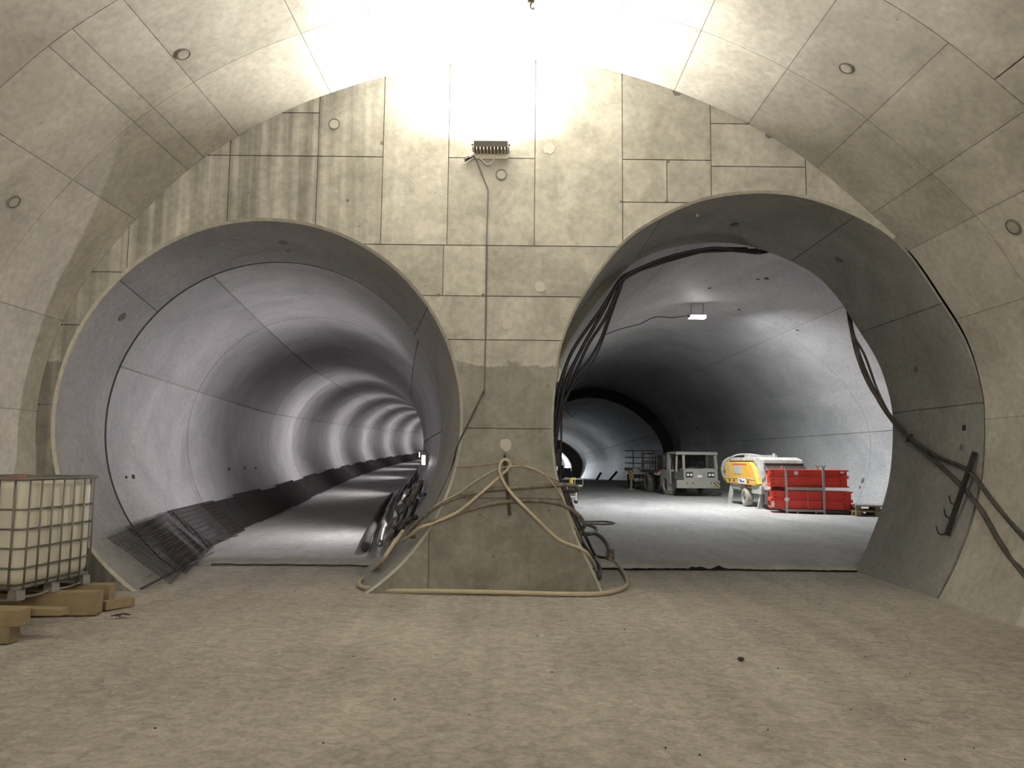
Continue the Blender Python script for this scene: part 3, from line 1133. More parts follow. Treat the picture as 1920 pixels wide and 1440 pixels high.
# lamp on the crown of the right cavern
c, n = hit(1307, 588, prof_cav2, t0=D2 + 1)
ctop = c.copy()
c = P(1307, 590, c.y - 1.7)
lr = thing('ceiling_lamp', 'bright flat lamp hanging under the crown of the right cavern with trailing wire', 'lamp', c)
for sx in (-0.2, 0.2):
    mb = MB(); mb.cyl((sx, 0, -0.03), (sx, 0, 0.36), 0.008, 6).build('hanger_rod', M_DARKST, lr)
mb = MB(); mb.box((0, 0, -0.06), (0.55, 0.34, 0.09)).build('housing', M_HOUSING, lr, bevel=0.02)
mb = MB(); mb.box((0, -0.02, -0.115), (0.52, 0.30, 0.02)).build('diffuser', M_EMIT, lr)
mb = MB(); mb.box((0, -0.175, -0.07), (0.50, 0.012, 0.05)).build('front_lens', M_EMIT, lr)
area('ceiling_light', (0, -0.03, -0.14), (0.22, 0.15, -1), 0.5, E_RIGHT, NEUT, 170, 0.28, lr)
wp = [hit(x, y, prof_cav2, t0=D2 + 0.3)[0] + Vector((0, 0, -0.03)) for x, y in ((1130, 628), (1165, 615), (1200, 606), (1228, 593), (1260, 594))] + [c + Vector((-0.2, 0, -0.02))]
mb = MB(); mb.tube(catmull(wp, 6), 0.014, 6); tag(mb.build('lamp_wire', M_BLACK, smooth=True), 'thin black wire leading along the vault to the right cavern lamp', 'wire')
# lamps deeper in the right tunnel
for k, (Y, e) in enumerate(((80.0, 260.0), (103.0, 320.0), (YE + 9, 2600.0))):
    zc = 4.5 + dropR(min(Y, YE)) if Y < YE else 3.9 + dropR(YE)
    xx = pathR(54) - 0.15 - (0 if Y > YE else 3.6)
    lt = thing('ceiling_lamp', ['lamp on the far right tunnel roof, hidden behind the pillar', 'lamp near the far portal of the right tunnel, hidden behind the pillar', 'strong lamp in the bright tunnel beyond the far portal'][k], 'lamp', (xx, Y, zc - 0.1))
    mb = MB(); mb.box((0, 0, 0.05), (0.5, 0.3, 0.1)).build('housing', M_HOUSING, lt, bevel=0.01)
    mb = MB(); mb.box((0, 0, -0.01), (0.46, 0.26, 0.02)).build('diffuser', M_EMIT, lt)
    area('tunnel_light', (0, 0, -0.05), (0.5, -0.2, -1), 0.5, e, (0.88, 0.93, 1.0), 175, 0.3, lt)


# ------------------------------------------------------------------ intermediate bulk container on timbers
def rot2(x, y, a):
    return x * math.cos(a) - y * math.sin(a), x * math.sin(a) + y * math.cos(a)


IA = -math.atan(0.105)
ibc_c = Vector((-4.56, 7.20))
LX, LY = 1.0, 1.12                    # container footprint; local x runs left, y runs back
ibc = thing('bulk_container', 'white plastic bulk liquid container in a steel grid cage, standing on timbers', 'container', (ibc_c.x - 0.5, ibc_c.y + 0.5, 0.235), IA)
X0, X1, Y0, Y1 = -0.47, 0.5, -0.5, 0.55
bm = bmesh.new()
bmesh.ops.create_cube(bm, size=1.0)
for v in bm.verts:
    v.co = Vector(((X0 + X1) / 2 + v.co.x * (X1 - X0 - 0.035), (Y0 + Y1) / 2 + v.co.y * (Y1 - Y0 - 0.035), 0.135 + (v.co.z + 0.5) * 0.965))
bmesh.ops.bevel(bm, geom=bm.edges[:], offset=0.085, segments=6, profile=0.55, affect='EDGES')
me = bpy.data.meshes.new('tank'); bm.to_mesh(me); bm.free()
for p in me.polygons: p.use_smooth = True
me.materials.append(M_TANK)
tank = bpy.data.objects.new('tank', me); COL.objects.link(tank); tank.parent = ibc
mb = MB(); mb.cyl((0.0, 0.0, 1.09), (0.0, 0.0, 1.135), 0.11, 20); mb.cyl((0, 0, 1.13), (0, 0, 1.15), 0.09, 20)
tag(mb.build('lid', M_REDLID, ibc), 'round red screw lid')


def rrect(x0, x1, y0, y1, r, z, n=6):
    pts = []
    for cx, cy, a0 in ((x1 - r, y1 - r, 0), (x0 + r, y1 - r, 90), (x0 + r, y0 + r, 180), (x1 - r, y0 + r, 270)):
        for k in range(n + 1):
            a = math.radians(a0 + 90 * k / n)
            pts.append((cx + r * math.cos(a), cy + r * math.sin(a), z))
    return pts


hz = [0.115, 0.30, 0.485, 0.665, 0.85]
for z in hz:
    mb = MB(); mb.tube(rrect(X0, X1, Y0, Y1, 0.07, z), 0.0095, 6, closed=True).build('cage_hoop', M_CAGE, ibc, smooth=True)
mb = MB(); mb.tube(rrect(X0 - 0.015, X1 + 0.015, Y0 - 0.015, Y1 + 0.015, 0.05, 1.135), 0.016, 8, closed=True).build('top_rail', M_CAGE, ibc, smooth=True)
vb = MB(); vb.cyl((0, 0, 0.10), (0, 0, 1.135), 0.0095, 6)
proto = vb.build('cage_upright', M_CAGE, ibc, smooth=True)
first = True
spots = []
for k in range(7):
    t = Y0 + 0.06 + (Y1 - Y0 - 0.12) * k / 6
    spots += [(X1 + 0.017, t), (X0 - 0.017, t)]
for k in range(6):
    t = X0 + 0.08 + (X1 - X0 - 0.16) * k / 5
    spots += [(t, Y0 - 0.017), (t, Y1 + 0.017)]
for (x, y) in spots:
    o = proto if first else proto.copy()
    if not first:
        COL.objects.link(o)
    first = False
    o.location = (x, y, 0)
    o.parent = ibc
mb = MB()
for y in (Y0 + 0.25, Y1 - 0.25):
    mb.bar((X0, y, 1.14), (X1, y, 1.14), 0.03, 0.018)
mb.build('top_brace', M_CAGE, ibc)
mb = MB(); mb.box(((X0 + X1) / 2, (Y0 + Y1) / 2, 0.115), (X1 - X0 - 0.02, Y1 - Y0 - 0.02, 0.025)); mb.build('base_tray', M_STEEL, ibc)
for x in (X0 + 0.05, (X0 + X1) / 2, X1 - 0.05):
    for y in (Y0 + 0.06, (Y0 + Y1) / 2, Y1 - 0.06):
        mb = MB()
        mb.prism([(x - 0.05, 0.012), (x + 0.05, 0.012), (x + 0.04, 0.105), (x - 0.04, 0.105)], 'y', y - 0.055, y + 0.055)
        mb.build('pallet_foot', M_STEEL, ibc)
for y in (Y0 + 0.06, (Y0 + Y1) / 2, Y1 - 0.06):
    mb = MB(); mb.box(((X0 + X1) / 2, y, 0.008), (X1 - X0, 0.10, 0.016)); mb.build('pallet_skid', M_STEEL, ibc, bevel=0.004)
for x in (X0 + 0.05, X1 - 0.05):
    mb = MB(); mb.tube(catmull([(x, Y0 + 0.02, 0.03), (x, Y0 + 0.3, 0.006), (x, (Y0 + Y1) / 2, 0.02), (x, Y1 - 0.3, 0.006), (x, Y1 - 0.02, 0.03)], 4), 0.012, 6).build('skid_rail', M_STEEL, ibc, smooth=True)


def timber(label, a, b, wd, h, z, mat, name='timber_beam'):
    a, b = Vector((a[0], a[1], 0)), Vector((b[0], b[1], 0))
    o = (a + b) / 2
    o.z = z
    mb = MB(); mb.bar(a - o + Vector((0, 0, z + h / 2)), b - o + Vector((0, 0, z + h / 2)), wd, h)
    ob = mb.build(name, mat, bevel=0.004)
    ob.location = o
    return tag(ob, label, 'beam', 'timbers under the bulk container')


timber('short thick squared timber, lower of the near pair under the container', (-5.55, 6.60), (-4.27, 6.63), 0.15, 0.14, 0.0, M_WOODD)
timber('squared timber lying on top of the near lower beam', (-5.50, 6.61), (-4.20, 6.64), 0.16, 0.135, 0.141, M_WOOD)
timber('long squared timber lying under the middle of the container', (-5.45, 7.60), (-4.17, 7.78), 0.17, 0.225, 0.006, M_WOOD)
timber('pale squared timber behind the long one, under the back edge of the container', (-5.45, 8.10), (-4.28, 8.22), 0.16, 0.215, 0.012, M_WOOD)
timber('short pale block lying at the ends of the two rear timbers', (-4.22, 7.95), (-4.06, 8.22), 0.10, 0.09, 0.004, M_WOOD, 'timber_block')
mb = MB(); mb.bar((-0.5, 0.02, 0.03), (0.5, -0.05, 0.03), 0.14, 0.055); ob = mb.build('timber_plank', M_WOOD, bevel=0.004)
ob.location = (-4.50, 6.93, 0.178)
tag(ob, 'pale flat plank poking out beside the near timber pair', 'plank', 'timbers under the bulk container')
tl = timber('low timber carrying the pale plank under the container', (-5.4, 6.93), (-4.45, 6.90), 0.12, 0.165, 0.004, M_WOODD)


# ------------------------------------------------------------------ reinforcement mesh mats leaning on the left tunnel wall
def wall_left_x(Y, z):
    if Y < D2:
        t = min(max((Y - D) / (DL - D), 0), 1)
        c = OLC.lerp(REC, t); r = OLR + (RER - OLR) * t
    else:
        c = TLC + Vector((pathL(Y), 0)); r = TLR
    return c.x - math.sqrt(r * r - (z - c.y) ** 2)


def mesh_mat(label, ya, yb, zlo, zhi, off, pitch_c, pitch_l, group='reinforcement mats along the left tunnel', skew=0.0, bottom_in=0.0, kstuff=True):
    base = Vector((wall_left_x((ya + yb) / 2, 0.05), (ya + yb) / 2, 0.03 + riseL((ya + yb) / 2)))
    rr = 0.0042 if ya < 14 else 0.005
    t = thing('mesh_mat', label, 'rebar mesh', base, 0, group)

    def pt(y, f):
        # straight mat between foot and head lines, chord inside the round wall
        y0 = ya + skew * f
        xl = [wall_left_x(q + skew * f, zlo) + bottom_in + off for q in (ya, yb)]
        xh = [wall_left_x(q + skew * f, zhi) + off * 0.7 + 0.05 for q in (ya, yb)]
        g = (y - ya) / (yb - ya)
        rz = riseL(y)
        lo = Vector((xl[0] + (xl[1] - xl[0]) * g, y, zlo + rz))
        hi = Vector((xh[0] + (xh[1] - xh[0]) * g, y + skew, zhi + rz))
        return lo.lerp(hi, f) - base
    width = (pt(ya, 0) - pt(ya, 1)).length
    nl = max(3, int(width / pitch_l))
    nc = max(4, int((yb - ya) / pitch_c))
    mb = MB()
    for i in range(nl + 1):
        f = 0.03 + 0.94 * i / nl
        mb.tube([pt(ya, f), pt((ya + yb) / 2, f), pt(yb, f)], rr * 1.1, 4)
    o = mb.build('lengthwise_bars', M_REBAR, t); o['kind'] = 'stuff'
    mb = MB()
    for i in range(nc + 1):
        y = ya + 0.04 + (yb - ya - 0.08) * i / nc
        mb.tube([pt(y, 0.0), pt(y, 1.0)], rr, 4)
    o = mb.build('cross_bars', M_REBAR, t); o['kind'] = 'stuff'
    return t


mesh_mat('nearest loose reinforcement mesh mat, sticking out of the left opening past the container', 9.25, 12.0, 0.045, 0.60, 0.20, 0.085, 0.13, bottom_in=0.25)
mesh_mat('second reinforcement mesh mat, overlapping the nearest one in a dark patch', 9.95, 13.0, 0.06, 0.66, 0.24, 0.075, 0.11, bottom_in=0.22)
mesh_mat('third reinforcement mesh mat, laid over the dark overlap', 10.1, 12.4, 0.075, 0.64, 0.27, 0.08, 0.12, bottom_in=0.2)
mesh_mat('fourth reinforcement mesh mat, just beyond the open pale gap', 12.75, 15.9, 0.05, 0.66, 0.20, 0.045, 0.10, bottom_in=0.2)
ORD = ['fifth', 'sixth', 'seventh', 'eighth', 'ninth', 'tenth', 'eleventh', 'twelfth', 'thirteenth', 'fourteenth', 'fifteenth', 'sixteenth', 'seventeenth', 'eighteenth']
y = 15.0
for k in range(25):
    lab = ORD[k] + ' mesh mat from the opening in the dark row along the left tunnel wall' if k < len(ORD) else 'farthest mesh mat of the dark row, where the mats merge into one band'
    mesh_mat(lab, y, y + 3.3, 0.05, 0.62 + 0.06 * (k % 2), 0.14 + 0.05 * (k % 2), 0.045 if k < 9 else 0.08, 0.075, bottom_in=0.15)
    y += 2.75
# single rods lying at the foot of the mats
for lab, a, b in (('thin loose rod lying on the floor in front of the nearest mesh mat', PZ(264, 1104, 0.012), P(400, 1036, 11.5)), ('short loose rod sticking out from the foot of the second mesh mat', PZ(408, 1014, 0.09), PZ(446, 1004, 0.09))):
    b.z = max(b.z, 0.05)
    o = (a + b) / 2
    mb = MB(); mb.tube([a - o, b - o], 0.011, 6)
    ob = mb.build('loose_rod', M_REBAR, smooth=True); ob.location = o
    tag(ob, lab, 'rod')


# ------------------------------------------------------------------ hoses and cables at the pillar
def z3(x, y):            # coordinates read off an enlarged view of the pillar foot
    return 640 + x / 3.4286, 700 + y / 3.4286


def hose(name, label, cat, pts, r, mat, n=7, seg=8, group=None):
    c = catmull(pts, n)
    o = c[0].copy()
    mb = MB(); mb.tube(c, r, seg)
    ob = mb.build(name, mat, smooth=True, origin=o)
    return tag(ob, label, cat, group)


def on_front(lst, Y):
    return [P(*z3(x, y), Y) for x, y in lst]


hose('hose', 'cream hose looped over the peg on the pillar, both ends hanging down', 'hose',
     [P(*z3(395, 1075), 9.55), P(*z3(430, 1052), 9.3)] + on_front([(500, 995), (600, 958), (750, 890), (900, 768), (1010, 672), (1072, 612), (1086, 578)], 9.055) + on_front([(1052, 553)], 9.03) + on_front([(1022, 583), (1018, 635), (1048, 705), (1110, 790), (1250, 930), (1400, 1070), (1530, 1122)], 9.03) + [P(*z3(1590, 1165), 9.06), P(*z3(1622, 1225), 9.35), P(*z3(1640, 1265), 9.7)], 0.019, M_HOSEC)
hose('hose', 'thick dusty hose, upper of the two strung across the pillar', 'hose',
     [P(*z3(470, 1050), 9.45), P(*z3(432, 1035), 9.38), P(*z3(480, 965), 9.28)] + on_front([(590, 872), (720, 803), (900, 757), (1100, 737), (1300, 723)], 9.07) + [P(*z3(1440, 717), 9.10), P(*z3(1505, 727), 9.2), P(*z3(1522, 748), 9.3), P(*z3(1480, 758), 9.5), P(*z3(1420, 755), 9.8)], 0.026, M_HOSED)
hose('hose', 'thick dusty hose, lower of the two strung across the pillar', 'hose',
     [P(*z3(425, 1050), 9.5), P(*z3(470, 1010), 9.3)] + on_front([(560, 958), (640, 932), (800, 882), (950, 842), (1100, 822), (1250, 817), (1380, 832)], 9.072) + [P(*z3(1480, 875), 9.1), P(*z3(1540, 930), 9.2), P(*z3(1562, 980), 9.35), P(*z3(1540, 1005), 9.6), P(*z3(1510, 1000), 9.9)], 0.024, M_HOSED)
hose('wire', 'thin brown wire running from the pillar edge up to the peg', 'wire', [P(*z3(722, 601), 9.06)] + on_front([(870, 592), (1010, 572), (1050, 560), (1090, 570), (1200, 608), (1300, 650)], 9.03) + [P(*z3(1392, 692), 9.06), P(*z3(1430, 730), 9.4)], 0.006, M_BROWNW, seg=6)
hose('wire', 'thin pale wire draped in a wide arc over the pillar', 'wire', [P(*z3(545, 935), 9.2)] + on_front([(600, 855), (750, 772), (880, 682), (1000, 617), (1100, 597), (1180, 597), (1280, 632), (1370, 722)], 9.045) + [P(*z3(1430, 822), 9.09), P(*z3(1485, 940), 9.2), P(*z3(1545, 1090), 9.3)], 0.008, M_HOSEC, seg=6)
fz = 0.03
hose('hose', 'long tan hose lying on the floor round the foot of the pillar', 'hose',
     [P(*z3(400, 1010), 9.75), P(*z3(330, 1105), 9.62), P(*z3(262, 1205), 9.55)] + [PZ(*z3(x, y), fz) for x, y in ((180, 1288), (118, 1338), (135, 1374), (250, 1392), (450, 1398), (700, 1402), (1100, 1410), (1500, 1420), (1700, 1413), (1815, 1380), (1838, 1335), (1800, 1260), (1740, 1205), (1620, 1182))], 0.028, M_HOSEC)
# cable from the lamp down the wall
lc = [(887, 291), (893, 300), (903, 325), (912, 348), (915, 356), (915, 370), (912, 470), (911, 560), (910, 650), (908, 730), (907, 738)]
hose('cable', 'thin dark cable hanging from the flood lamp down the head wall', 'cable', [P(x, y, 9.08) for x, y in lc], 0.009, M_GREYW, seg=6, n=5)
hose('cable', 'dark cable slanting from the end of the lamp cable down the pillar edge', 'cable', [P(*z3(920, 100), 9.075), P(*z3(860, 230), 9.07), P(*z3(790, 372), 9.07), P(*z3(745, 470), 9.08), P(*z3(722, 560), 9.2), P(*z3(690, 660), 9.4), P(*z3(600, 850), 9.6), P(*z3(500, 1010), 9.75), P(*z3(380, 1140), 9.95)], 0.012, M_CABLED, seg=6)
# peg with rusty strap
pg = P(*z3(1050, 540), D)
peg = thing('strap_peg', 'rusty steel strap with a peg bolted to the pillar, holding the hose loop', 'bracket', (pg.x, D, pg.z))
e = P(*z3(1082, 912), D)
mb = MB(); mb.bar((0, -0.012, 0), (e.x - pg.x, -0.012, e.z - pg.z), 0.045, 0.014, up=(0, 1, 0)); mb.build('strap', M_RUST, peg)
mb = MB(); mb.cyl((0.0, 0, 0.01), (0.0, -0.12, 0.03), 0.014, 8); mb.build('peg', M_RUST, peg)
for f in (0.42, 0.76, 0.93):
    mb = MB(); mb.cyl(((e.x - pg.x) * f, -0.01, (e.z - pg.z) * f), ((e.x - pg.x) * f, -0.035, (e.z - pg.z) * f), 0.013, 6); mb.build('bolt', M_RUST, peg)

# black cables in the right opening
bund = [
    ([(1446, 470, 11.7), (1420, 474, 11.45), (1380, 469, 11.25), (1330, 466, 11.22), (1255, 482, 11.22), (1190, 508, 11.22), (1160, 528, 11.25), (1128, 588, 11.35), (1090, 655, 11.4), (1062, 715, 11.4), (1046, 790, 11.4), (1040, 850, 11.4)], 0.028),
    ([(1430, 470, 11.7), (1400, 472, 11.40), (1330, 469, 11.26), (1250, 488, 11.26), (1185, 514, 11.26), (1163, 535, 11.28), (1135, 596, 11.32), (1100, 652, 11.4), (1072, 720, 11.45), (1050, 780, 11.5), (1042, 830, 11.5)], 0.024),
    ([(1420, 468, 11.7), (1370, 470, 11.30), (1290, 476, 11.24), (1220, 500, 11.24), (1172, 522, 11.24), (1148, 575, 11.3), (1128, 632, 11.35), (1108, 670, 11.4), (1085, 700, 11.4), (1060, 748, 11.45), (1044, 800, 11.5)], 0.020),
    ([(1400, 466, 11.7), (1330, 469, 11.35), (1230, 496, 11.25), (1168, 524, 11.22), (1120, 590, 11.25), (1075, 655, 11.3), (1053, 712, 11.3), (1043, 770, 11.35), (1038, 820, 11.4)], 0.026),
    ([(1168, 530, 11.3), (1150, 580, 11.3), (1125, 650, 11.4), (1104, 690, 11.4), (1062, 742, 11.4), (1046, 790, 11.4)], 0.014),
]
BL = ['thickest black cable of the bundle over the right opening, reaching farthest along the crown',
      'second black cable of the bundle, hanging just inside the thickest one',
      'black cable of the bundle sagging farthest into the right opening',
      'black cable of the bundle hugging the rim of the right opening, nearest the pillar',
      'thinnest black cable of the bundle, leaving it at the bend']
for (pts, r), lab in zip(bund, BL):
    hose('cable', lab, 'cable', [P(*p) for p in pts], r, M_BLACK, group='black cables over the right opening')
hose('cable', 'thin brown cable hanging straight down just behind the pillar edge', 'cable', [P(1058, 735, 11.45), P(1053, 780, 11.45), P(1052, 840, 11.45), P(1051, 900, 11.45), P(1053, 930, 11.4)], 0.016, M_RUST, seg=6)
hose('wire', 'short stiff wire end sticking out from the black cable bundle', 'wire', [P(1046, 755, 11.4), P(1058, 765, 11.35), P(1073, 782, 11.3)], 0.007, M_BLACK, seg=5)
hose('cable', 'pale stiff cable end standing up at the pillar edge beside the black bundle', 'cable', [P(1049, 692, 9.5), P(1050, 700, 9.5), P(1046, 716, 9.5)], 0.012, M_WHITEW, seg=6)


def on_wall(lst, off, prof=lambda t: OPR):
    out = []
    for x, y in lst:
        c, n = hit(x, y, lambda t: OPR if t > D else CAV, t0=5.0, t1=D2)
        out.append(c + n * off)
    return out


rp = [(1690, 800), (1720, 829), (1770, 860), (1822, 884), (1868, 943), (1918, 1002)]
hose('cable', 'dusty cable on the right wall, upper branch leaving the frame', 'cable', [P(1588, 570, 11.75), P(1595, 612, 11.42), P(1607, 665, 11.40), P(1628, 718, 11.40), P(1655, 760, 11.33)] + on_wall(rp, 0.035) + [P(1960, 1050, 6.9)], 0.026, M_CABLED)
rp = [(1692, 806), (1722, 836), (1760, 868), (1803, 908), (1842, 955), (1880, 1020), (1916, 1068)]
hose('cable', 'dusty cable on the right wall, lower branch leaving the frame', 'cable', [P(1590, 575, 11.75), P(1597, 618, 11.45), P(1616, 680, 11.42), P(1640, 735, 11.42), P(1660, 770, 11.33)] + on_wall(rp, 0.03) + [P(1960, 1120, 6.7)], 0.030, M_CABLED)
rp = [(1688, 797), (1719, 826), (1768, 857), (1820, 881), (1866, 938), (1916, 994)]
hose('cable', 'thinner cable running along the upper branch on the right wall', 'cable', [P(1594, 580, 11.75), P(1601, 628, 11.42), P(1622, 668, 11.38), P(1648, 738, 11.36)] + on_wall(rp, 0.06) + [P(1960, 1040, 6.9)], 0.018, M_CABLED)
a, n = hit(1712, 822, lambda t: OPR, t0=D, t1=D2)
mb = MB(); ring_mesh(mb, Vector((0, 0, 0)), Vector((0.55, -0.6, -0.5)), 0.055, 0.068, 0.012, 12)
ob = mb.build('cable_clip', M_BLACK); ob.location = a + n * 0.05; tag(ob, 'black tie round the cables on the right wall reveal', 'clip')

# hook rail on the right wall
ra, rn = hit(1834, 848, lambda t: OPR if t > D else CAV, t0=6, t1=D2)
rb_, rn2 = hit(1781, 1006, lambda t: OPR if t > D else CAV, t0=6, t1=D2)
rail = thing('hook_rail', 'dark slotted steel rail with three curved hooks on the right wall', 'rail', rb_)
A = ra - rb_ + rn * 0.04
B = rn2 * 0.04
mb = MB(); mb.bar(A, B, 0.05, 0.045, up=rn); mb.build('rail', M_DARKST, rail)
for (x, y, L) in ((1801, 942, 0.13), (1792, 968, 0.13), (1781, 1000, 0.16)):
    h, hn = hit(x, y, lambda t: OPR if t > D else CAV, t0=6, t1=D2)
    q = h - rb_ + hn * 0.05
    s = Vector((-L * 0.85, 0.0, 0.0))
    mb = MB(); mb.tube(catmull([q, q + s * 0.4 + Vector((0, -0.02, -0.035)), q + s * 0.85 + Vector((0, -0.03, -0.01)), q + s + Vector((0, -0.03, 0.07))], 6), 0.010, 6)
    mb.build('hook', M_DARKST, rail, smooth=True)

# hoses piled behind the pillar foot, right side
hs = [
    ('thick hose curving over the floor behind the right pillar edge', [PZ(1075, 992, .05), PZ(1100, 985, .06), PZ(1118, 990, .06), PZ(1112, 1000, .06), PZ(1085, 1002, .06), PZ(1072, 996, .06)], 0.03, M_HOSED),
    ('dark hose snaking forward from the coil on the right cavern floor', [PZ(1082, 1001, .06), PZ(1118, 1001, .06), PZ(1136, 1015, .06), PZ(1142, 1030, .06), PZ(1140, 1045, .06), PZ(1145, 1048, .06)], 0.028, M_HOSED),
    ('thin dark hose lying straight across the floor behind the pillar', [PZ(1075, 978, .05), PZ(1110, 978, .05), PZ(1135, 978, .05), PZ(1152, 981, .05), PZ(1135, 983, .05), PZ(1095, 982, .05)], 0.022, M_HOSED),
    ('dark hose running down the right foot of the pillar to the floor', [P(1052, 905, 10.9), P(1066, 945, 10.7), P(1080, 985, 10.4), P(1092, 1018, 10.2), PZ(1112, 1046, .05), PZ(1124, 1062, .05), PZ(1124, 1082, .05)], 0.026, M_CABLED),
    ('dusty hose slung along the right pillar flank', [P(1048, 892, 11.1), P(1064, 925, 10.9), P(1083, 975, 10.6), P(1100, 1010, 10.3), PZ(1115, 1040, .06), PZ(1122, 1044, .05), PZ(1150, 1048, .05)], 0.022, M_CABLED),
]
for lab, pts, r, m in hs:
    hose('hose', lab, 'hose', pts, r, m)
mb = MB(); mb.box((0, 0, 0.07), (0.10, 0.09, 0.14)); ob = mb.build('hose_coupling', M_HOSED, bevel=0.02); ob.location = PZ(1146, 1047, 0.03); tag(ob, 'small hose coupling standing at the end of the snaking hose', 'coupling')

# pipes, hoses and leads along the right foot of the left tunnel
def wall_right_x(Y, z):
    if Y < D2:
        t = min(max((Y - D) / (DL - D), 0), 1)
        c = OLC.lerp(REC, t); r = OLR + (RER - OLR) * t
    else:
        c = TLC + Vector((pathL(Y), 0)); r = TLR
    return c.x + math.sqrt(r * r - (z - c.y) ** 2)


specs = [
    ('fat dark drain hose along the right foot of the left tunnel', 0.10, 0.30, 0.075, M_TRUCKD, 12.6, 30, 0.05, 'hose'),
    ('shiny steel pipe lying along the right foot of the left tunnel', 0.26, 0.20, 0.055, M_STEEL, 11.9, 30, 0.02, 'pipe'),
    ('black cable drooping along the right wall of the left tunnel', 0.75, 0.06, 0.035, M_BLACK, 10.0, 30, 0.12, 'cable'),
    ('dusty brown hose wandering along the right wall of the left tunnel', 0.48, 0.10, 0.04, M_HOSED, 9.8, 30, 0.09, 'hose'),
    ('thin black lead sagging above the hoses in the left tunnel', 1.05, 0.05, 0.024, M_BLACK, 11.4, 30, 0.10, 'cable'),
    ('second black cable twisted among the hoses of the left tunnel', 0.60, 0.14, 0.03, M_BLACK, 10.6, 26, 0.10, 'cable'),
]
for q, (lab, z, off, r, m, ya, yb, wob, cat) in enumerate(specs):
    pts = []
    y = ya
    while y <= yb:
        zz = z + wob * math.sin(y * 1.7 + q * 2.1) + wob * 0.5 * math.sin(y * 3.9 + q)
        zz = max(zz, r + 0.04)
        pts.append(Vector((wall_right_x(y, zz) - off - r, y, zz)))
        y += 0.9
    hose(cat, lab, cat, pts, r, m, n=3)
cy = 13.6
pts = []
for k in range(40):
    a = k / 39 * 4 * math.pi
    zz = 0.95 + 0.22 * math.sin(a)
    pts.append(Vector((wall_right_x(cy, zz) - 0.1 - 0.002 * k, cy + 0.22 * math.cos(a), zz)))
hose('hose_coil', 'dark hose coil hung on the right wall of the left tunnel below the lamp', 'hose', pts, 0.03, M_HOSED, n=2)
for lab, yy, zz in (('pale crumpled plastic wrap among the hoses of the left tunnel', 14.6, 0.55), ('small pale plastic scrap on the pipes below the left tunnel lamp', 15.6, 0.75)):
    mb = MB()
    vs = []
    for i in range(6):
        for j in range(5):
            vs.append((random.uniform(-0.05, 0.05) + 0.03 * i - 0.08, (j - 2) * 0.09 + random.uniform(-0.03, 0.03), (i - 2.5) * 0.08 + random.uniform(-0.04, 0.04)))
    mb.add(vs, [(i * 5 + j, i * 5 + j + 1, (i + 1) * 5 + j + 1, (i + 1) * 5 + j) for i in range(5) for j in range(4)])
    ob = mb.build('plastic_wrap', M_WHITEW, smooth=True); ob.location = (wall_right_x(yy, zz) - 0.22, yy, zz)
    tag(ob, lab, 'plastic')

# torn membrane along the slab edge in the right opening
mb = MB()
n = 70
xs = [1.2 + 4.0 * i / n for i in range(n + 1)]
vs = []
for i, x in enumerate(xs):
    h = 0.016 + 0.012 * random.random() + (0.045 if 3.02 < x < 3.15 or 2.68 < x < 2.9 else 0.0) * random.uniform(.3, 1)
    y = D2 + edge_r(x) - 0.03
    vs += [(x, y, -0.005), (x, y - 0.02, h), (x, y + 0.02, h * 0.9)]
fs = []
for i in range(n):
    fs += [(i * 3, i * 3 + 3, i * 3 + 4, i * 3 + 1), (i * 3 + 1, i * 3 + 4, i * 3 + 5, i * 3 + 2)]
mb.add(vs, fs)
tag(mb.build('membrane_strip', M_MEMB, origin=(3.2, D2 - 0.05, 0)), 'torn black membrane strip along the slab edge in the right opening', 'membrane')
mb = MB()
mb.tube(catmull([(-4.4 + 2.7 * i / 12, D2 + edge_l(-4.4 + 2.7 * i / 12 + 3.58) - 0.03, 0.012 + 0.006 * (i % 2)) for i in range(13)], 4), 0.012, 5)
tag(mb.build('membrane_strip', M_CABLED, origin=(-3.0, D2 - 0.05, 0)), 'thin dark membrane edge along the slab in the left opening', 'membrane')


# ------------------------------------------------------------------ vehicles and stores in the right cavern
def wheel(parent, c, r, wd, tm, rm, ax=(1, 0, 0), lugs=0):
    """a tyre with rim; axis along local x"""
    mb = MB()
    prof = [(-wd / 2, r * 0.62), (-wd / 2, r * 0.86), (-wd * 0.36, r), (wd * 0.36, r), (wd / 2, r * 0.86), (wd / 2, r * 0.62)]
    seg = 24
    vs = []
    for k in range(seg):
        a = 2 * math.pi * k / seg
        for x, q in prof:
            vs.append((c[0] + x, c[1] + q * math.cos(a), c[2] + q * math.sin(a)))
    m = len(prof)
    fs = []
    for k in range(seg):
        j = (k + 1) % seg
        for i in range(m):
            fs.append((k * m + i, k * m + (i + 1) % m, j * m + (i + 1) % m, j * m + i))
    mb.add(vs, fs)
    ty = mb.build('tyre', tm, parent, smooth=True, auto=35)
    mb = MB()
    mb.cyl((c[0] - wd * 0.32, c[1], c[2]), (c[0] + wd * 0.32, c[1], c[2]), r * 0.63, 20)
    rim = mb.build('rim', rm, parent)
    mb = MB()
    for s in (-1, 1):
        mb.cyl((c[0] + s * wd * 0.30, c[1], c[2]), (c[0] + s * wd * 0.42, c[1], c[2]), r * 0.2, 12)
    mb.build('hub', M_TRUCKD, rim)
    if lugs:
        mb = MB()
        for k in range(lugs):
            a = 2 * math.pi * k / lugs
            rt = Matrix.Rotation(a, 3, 'X')
            for s in (-1, 1):
                mb.box(Vector(c) + rt @ Vector((s * wd * 0.25, 0, r)), (wd * 0.45, r * 0.14, r * 0.08), rt @ Matrix.Rotation(s * 0.5, 3, 'Z'))
        mb.build('tread', tm, ty)
    return ty


